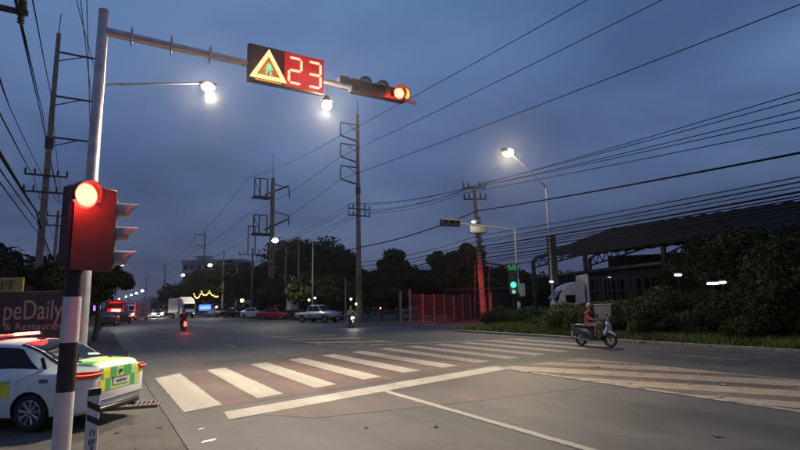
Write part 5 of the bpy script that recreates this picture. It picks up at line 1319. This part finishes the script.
# apartment block far back
t = thing('apartment_block', 'pale grey multi storey apartment block far behind the trees', 'building', PD(181, 300, 262).xy.to_3d(), 0)
a, e = PD(181, 300, 262), PD(241, 300, 250); d = e-a; d.z = 0; t.rotation_euler = (0, 0, math.atan2(d.y, d.x)); ln = d.length; H_ = PD(195, 262, 260).z
bm_ = mat('block_wall', (.34, .33, .33), .8); ww = mat('block_window', (.02, .022, .03), .15)
MB().box((ln*.5, 8, H_*.5), (ln, 16, H_), ).build('wall', bm_, t)
MB().box((ln*.5, 8, H_+.4), (ln+1, 17, .8)).build('roof', bm_, t)
MB().box((ln*.25, 8, H_+2.0), (6, 6, 2.6)).build('stair_tower', bm_, t)
win = None
for f in range(6):
    MB().box((ln*.5, -.35, H_-.9-4.0*f), (ln+.4, .7, .5)).build('balcony_slab', bm_, t)
    for k in range(9):
        if win is None: win = MB().box((0, 0, 0), (ln/9*.66, .14, 2.1)).build('window', ww, t); o = win
        else: o = win.copy(); COL.objects.link(o)
        o.location = (ln*(k+.5)/9, -.05, H_-2.6-4.0*f)
# dark house roof behind the fence
t2, ln, h = block('low_shed', 'low dark roofed house behind the red lit fence', 'building', 448, 492, 60, 56, 290.5, wallm, mat('roof_dull', (.045, .045, .05), .7), 6)
MB().box((ln*.8, -.05, h*.45), (1.1, .1, 2.0)).build('door', dk, t2)
t2, ln, h = block('dark_building', 'plain dark building whose flat top shows between the trees left of the leaning pole', 'building', 424, 452, 82, 80, 271, wallm, dk, 8)
for k in range(3): MB().box((ln*(k+.5)/3, -.04, h*.7), (1.6, .08, 1.4)).build('window', glass, t2)
t2, ln, h = block('shop_building', 'dark shop building behind the cafe banner', 'building', -120, 8, 34, 31, 284, mat('shop_wall', (.07, .05, .05), .8), dk, 8)
MB().box((ln*.7, -.05, 1.3), (1.6, .1, 2.3)).build('door', dk, t2)
for k in range(3): MB().box((ln*(k+.6)/4.5, -.04, 1.8), (2.2, .08, 1.3)).build('window', glass, t2)

# ================================================================== TREES AND BUSHES
lg = [leafmat('leaf_dark', (.030, .040, .016)), leafmat('leaf_mid', (.045, .060, .021)), leafmat('leaf_olive', (.055, .062, .025)), leafmat('leaf_green', (.062, .085, .027))]
def foliage(name, parent, clumps, n_per, leaf, m_, seed, flat=.75):
    g_ = np.random.default_rng(seed); Cs = np.array([c[:3] for c in clumps]); Rs = np.array([c[3] for c in clumps]); k = len(Cs)
    n = n_per*k; ci = np.repeat(np.arange(k), n_per)
    v = g_.normal(size=(n, 3)); v /= np.linalg.norm(v, axis=1, keepdims=True)
    rr = Rs[ci]*g_.uniform(.25, 1, n)**.55; P = Cs[ci]+v*rr[:, None]*np.array([1, 1, flat])
    nrm = v+g_.normal(size=(n, 3))*.7+np.array([0, 0, .4]); nrm /= np.linalg.norm(nrm, axis=1, keepdims=True)
    a = np.cross(nrm, g_.normal(size=(n, 3))); a /= np.linalg.norm(a, axis=1, keepdims=True); b_ = np.cross(nrm, a)
    s_ = leaf*g_.uniform(.6, 1.35, n); 
    V = np.stack([P-a*s_[:, None], P-b_*s_[:, None]*.5+nrm*s_[:, None]*.12, P+a*s_[:, None], P+b_*s_[:, None]*.5+nrm*s_[:, None]*.12], 1).reshape(-1, 3)
    F = np.arange(4*n).reshape(-1, 4)
    me = bpy.data.meshes.new(name); me.from_pydata(V.tolist(), [], F.tolist()); me.materials.append(m_); me.update()
    return link(name, me, parent)
def tree(label, base, h, r, seed, m_=0, trunk_h=.35, clumps=30, n_per=130, leaf=.22, squash=1.0, name='tree', group='trees by the road', tr=.16):
    q = random.Random(seed); t = thing(name, label, 'tree', base, q.uniform(0, 6), group)
    cz = h*(trunk_h+(1-trunk_h)*.5); rv = h*(1-trunk_h)*.5; cl = []; tips = []
    while len(cl) < clumps:
        v = Vector((q.gauss(0, 1), q.gauss(0, 1), q.gauss(0, 1))).normalized()*q.uniform(.15, 1)**.6
        if v.z < -.75: continue
        w_ = 1-.25*max(0, v.z)
        cl.append((v.x*r*w_*.82, v.y*r*w_*.82, cz+v.z*rv*.86, r*q.uniform(.20, .36)))
    top = Vector((q.uniform(-.2, .2), q.uniform(-.2, .2), h*trunk_h*1.05))
    b = MB(); b.tube([(0, 0, -.05), (0, 0, .25), top*.5+Vector((q.uniform(-.15, .15), 0, 0)), top], [tr*1.5, tr*1.1, tr, tr*.85], 9)
    b.build('trunk', bark, t)
    b = MB()
    for c_ in cl[::2]:
        e = Vector(c_[:3]); mid = top.lerp(e, .5)+Vector((q.uniform(-.2, .2), q.uniform(-.2, .2), q.uniform(0, .3)))*r*.25
        b.tube([top*.93, mid, e], [tr*.5, tr*.28, tr*.08], 5)
    b.build('limbs', bark, t)
    foliage('crown', t, cl, n_per, leaf, lg[m_], seed); return t
def bush(label, base, h, r, seed, m_=1, leaf=.10, n_per=170, clumps=16, group='bushes of the verge hedge', name='bush'):
    q = random.Random(seed); t = thing(name, label, 'bush', base, q.uniform(0, 6), group); cl = []
    for k in range(clumps):
        a = q.uniform(0, 6.28); rr = r*math.sqrt(q.random())*.8; u = 1-(rr/r)**2*.6
        cl.append((rr*math.cos(a), rr*math.sin(a), h*u*q.uniform(.2, .84), r*q.uniform(.28, .46)))
    b = MB()
    for c_ in cl[:9]: b.tube([(c_[0]*.15, c_[1]*.15, -.02), (c_[0]*.6, c_[1]*.6, c_[2]*.5), c_[:3]], [.035, .025, .008], 5)
    b.build('stems', bark, t); foliage('leaves', t, cl, n_per, leaf, lg[m_], seed); return t
def gd(px, D, z=0): p = PD(px, 300, D); return (p.x, p.y, z)
def hh(px, py, D): return PD(px, py, D).z
T = [('roadside tree overhanging the near kerb by the lit shop signs', 98, 36, 258, 2.3, 0, .42, 'l'), ('low tree behind the cafe banner next to the tall pole', 55, 30, 256, 1.8, 0, .4, 'l'), ('dark tree at the left edge behind the yellow sign', 14, 40, 272, 3.2, 0, .3, 'l'), ('small tree between the tall pole and the signal post', 78, 32, 262, 1.5, 2, .4, 'l'),
     ('broad dark tree left of the transformer pole', 238, 104, 258, 8, 0, .25, 'r'), ('dark tree right of the white lorry', 216, 118, 268, 7, 0, .25, 'r'), ('dark tree behind the white lorry', 187, 150, 279, 8, 0, .2, 'r'), ('dark tree over the parked cars', 256, 92, 262, 5.5, 0, .25, 'r'),
     ('tall spreading tree with a ragged top behind the notice board', 307, 84, 240, 9, 0, .42, 'r'), ('ragged tree right of the spreading one', 335, 80, 250, 6.5, 0, .4, 'r'), ('round leafy tree over the pickup', 318, 66, 273, 5.2, 1, .2, 'r'), ('rounded tree by the notice board', 284, 80, 280, 4.5, 1, .15, 'r'), ('round dark tree right of the pickup', 340, 62, 280, 3.6, 0, .2, 'r'),
     ('dense dark tree right of the three armed pole', 381, 58, 268, 4.0, 0, .2, 'r'), ('taller tree with a thin top left of the fence', 398, 64, 250, 3.4, 1, .3, 'r'), ('dark tree behind the left end of the mesh fence', 418, 66, 274, 3.8, 0, .25, 'r'), ('tall double topped tree left of the leaning pole', 450, 62, 244, 2.9, 1, .3, 'r'), ('tall tree right behind the leaning pole', 467, 60, 238, 3.0, 1, .3, 'r'), ('dark tree filling the gap right of the leaning pole', 492, 62, 266, 4.0, 0, .25, 'r'), ('dark tree behind the cantilever signal', 522, 66, 274, 4.5, 0, .25, 'r'),
     ('big dark tree rising above the hedge at the right', 772, 30, 222, 4.2, 0, .2, 'h'), ('dark tree behind the hedge left of the biggest one', 728, 33, 232, 3.4, 0, .25, 'h'), ('dark tree at the right edge of the hedge', 812, 24, 240, 3.2, 0, .2, 'h'), ('dark tree in front of the shed', 700, 36, 252, 2.6, 0, .25, 'h')]
for i, (lab, px, D, py, r_, m_, th_, s_) in enumerate(T):
    h_ = hh(px, py, D)
    tree(lab, gd(px, D), h_*1.02, r_, 100+i, m_, th_, 34 if r_ > 3 else 26, 430 if D < 41 else 190, .075+.001*D if D < 41 else .13+.003*D, tr=.12+.012*r_)
Bu = [('leafy bush below the cage truck', 574, 29, 300, 1.5), ('bush just left of the cream cabinet', 590, 27.5, 303, 1.3), ('bush right of the cream cabinet', 632, 27, 300, 1.5), ('big rounded bush below the first strip lamp', 655, 27, 290, 1.8), ('tall bush under the brightest strip lamp', 682, 26.6, 291, 1.9), ('bush right of the brightest strip lamp', 706, 26, 293, 1.7), ('dark bush in the middle of the hedge', 730, 26, 280, 1.9), ('dark bush near the right end of the hedge', 757, 25.2, 276, 1.9), ('dark bush at the right end of the hedge', 785, 24.3, 278, 1.9), ('low bush by the foot of the tall street lamp', 545, 34, 312, 1.2), ('low bush under the green light', 503, 39, 308, 1.4), ('low bush between signal and leaning pole', 494, 42, 312, 1.2), ('bush behind the white banded foot of the signal', 528, 38, 309, 1.5), ('bush behind the rider', 617, 30, 299, 1.6), ('low bush in front of the hedge', 645, 25.5, 309, .9), ('small weedy bush in front of the dark bushes', 695, 25, 312, .8), ('small weedy bush low at the right', 742, 23.6, 315, .8), ('weedy bush below the cabinet', 570, 31, 315, .9)]
for i, (lab, px, D, py, r_) in enumerate(Bu):
    bush(lab, gd(px, D, .15), hh(px, py, D), r_, 300+i, (3, 2, 1, 1, 0, 0, 0, 0, 0)[i] if i < 9 else (3 if i < 14 else 1), .042+.0007*D, 520, 20)  # leaf tone darkens along the hedge: lamp falloff put into the colour
# far treelines: masses nobody could count
def treeline(label, pts, z0, seed, r_=4):
    q = random.Random(seed); cl = []
    for i in range(len(pts)-1):
        a, b_ = Vector(pts[i]), Vector(pts[i+1]); k = max(2, int((b_-a).length/r_*1.6))
        for j in range(k):
            for lv in range(3):
                p = a.lerp(b_, (j+q.random())/k); cl.append((p.x+q.uniform(-2, 2), p.y+q.uniform(-2, 2), p.z*(.2+.36*lv)*q.uniform(.75, 1.1), r_*q.uniform(.6, 1.1)))
    o = foliage('treeline', None, cl, 60, .55, lg[0], seed); return tag(o, label, 'trees', kind='stuff')
treeline('dark mass of far trees filling the skyline behind the traffic', [PY(96, 304, 420), PY(120, 303, 420), PY(150, 301, 420), PY(185, 296, 330), PY(240, 285, 220)], 0, 11, 6)
treeline('dark mass of trees behind the parked cars and pickup', [PD(250, 283, 122), PD(300, 280, 112), PD(360, 283, 98), PD(430, 282, 92), PD(500, 278, 86), PD(560, 280, 90)], 0, 12, 4)
treeline('dark mass of bushes along the left roadside', [Vector((-9, 34, 5)), Vector((-7, 60, 6)), Vector((-5, 110, 7)), Vector((-4, 200, 8))], 0, 13, 3)

# ================================================================== LAMP HALOS: thin volume added to imitate lens bloom
hm = bpy.data.materials.new('halo_air'); hm.use_nodes = True; nt = hm.node_tree; nt.nodes.clear()
o_ = nt.nodes.new('ShaderNodeOutputMaterial'); v_ = nt.nodes.new('ShaderNodeVolumePrincipled')
v_.inputs['Density'].default_value = .00034; v_.inputs['Color'].default_value = (.93, .94, 1, 1); v_.inputs['Anisotropy'].default_value = .9
nt.links.new(v_.outputs[0], o_.inputs['Volume'])
zmax = 44
tag(MB().box((0, 700, (zmax-1.05)/2), (2440, 1840, zmax+1.05)).build('halo_haze', hm, None, 0), kind='stuff')
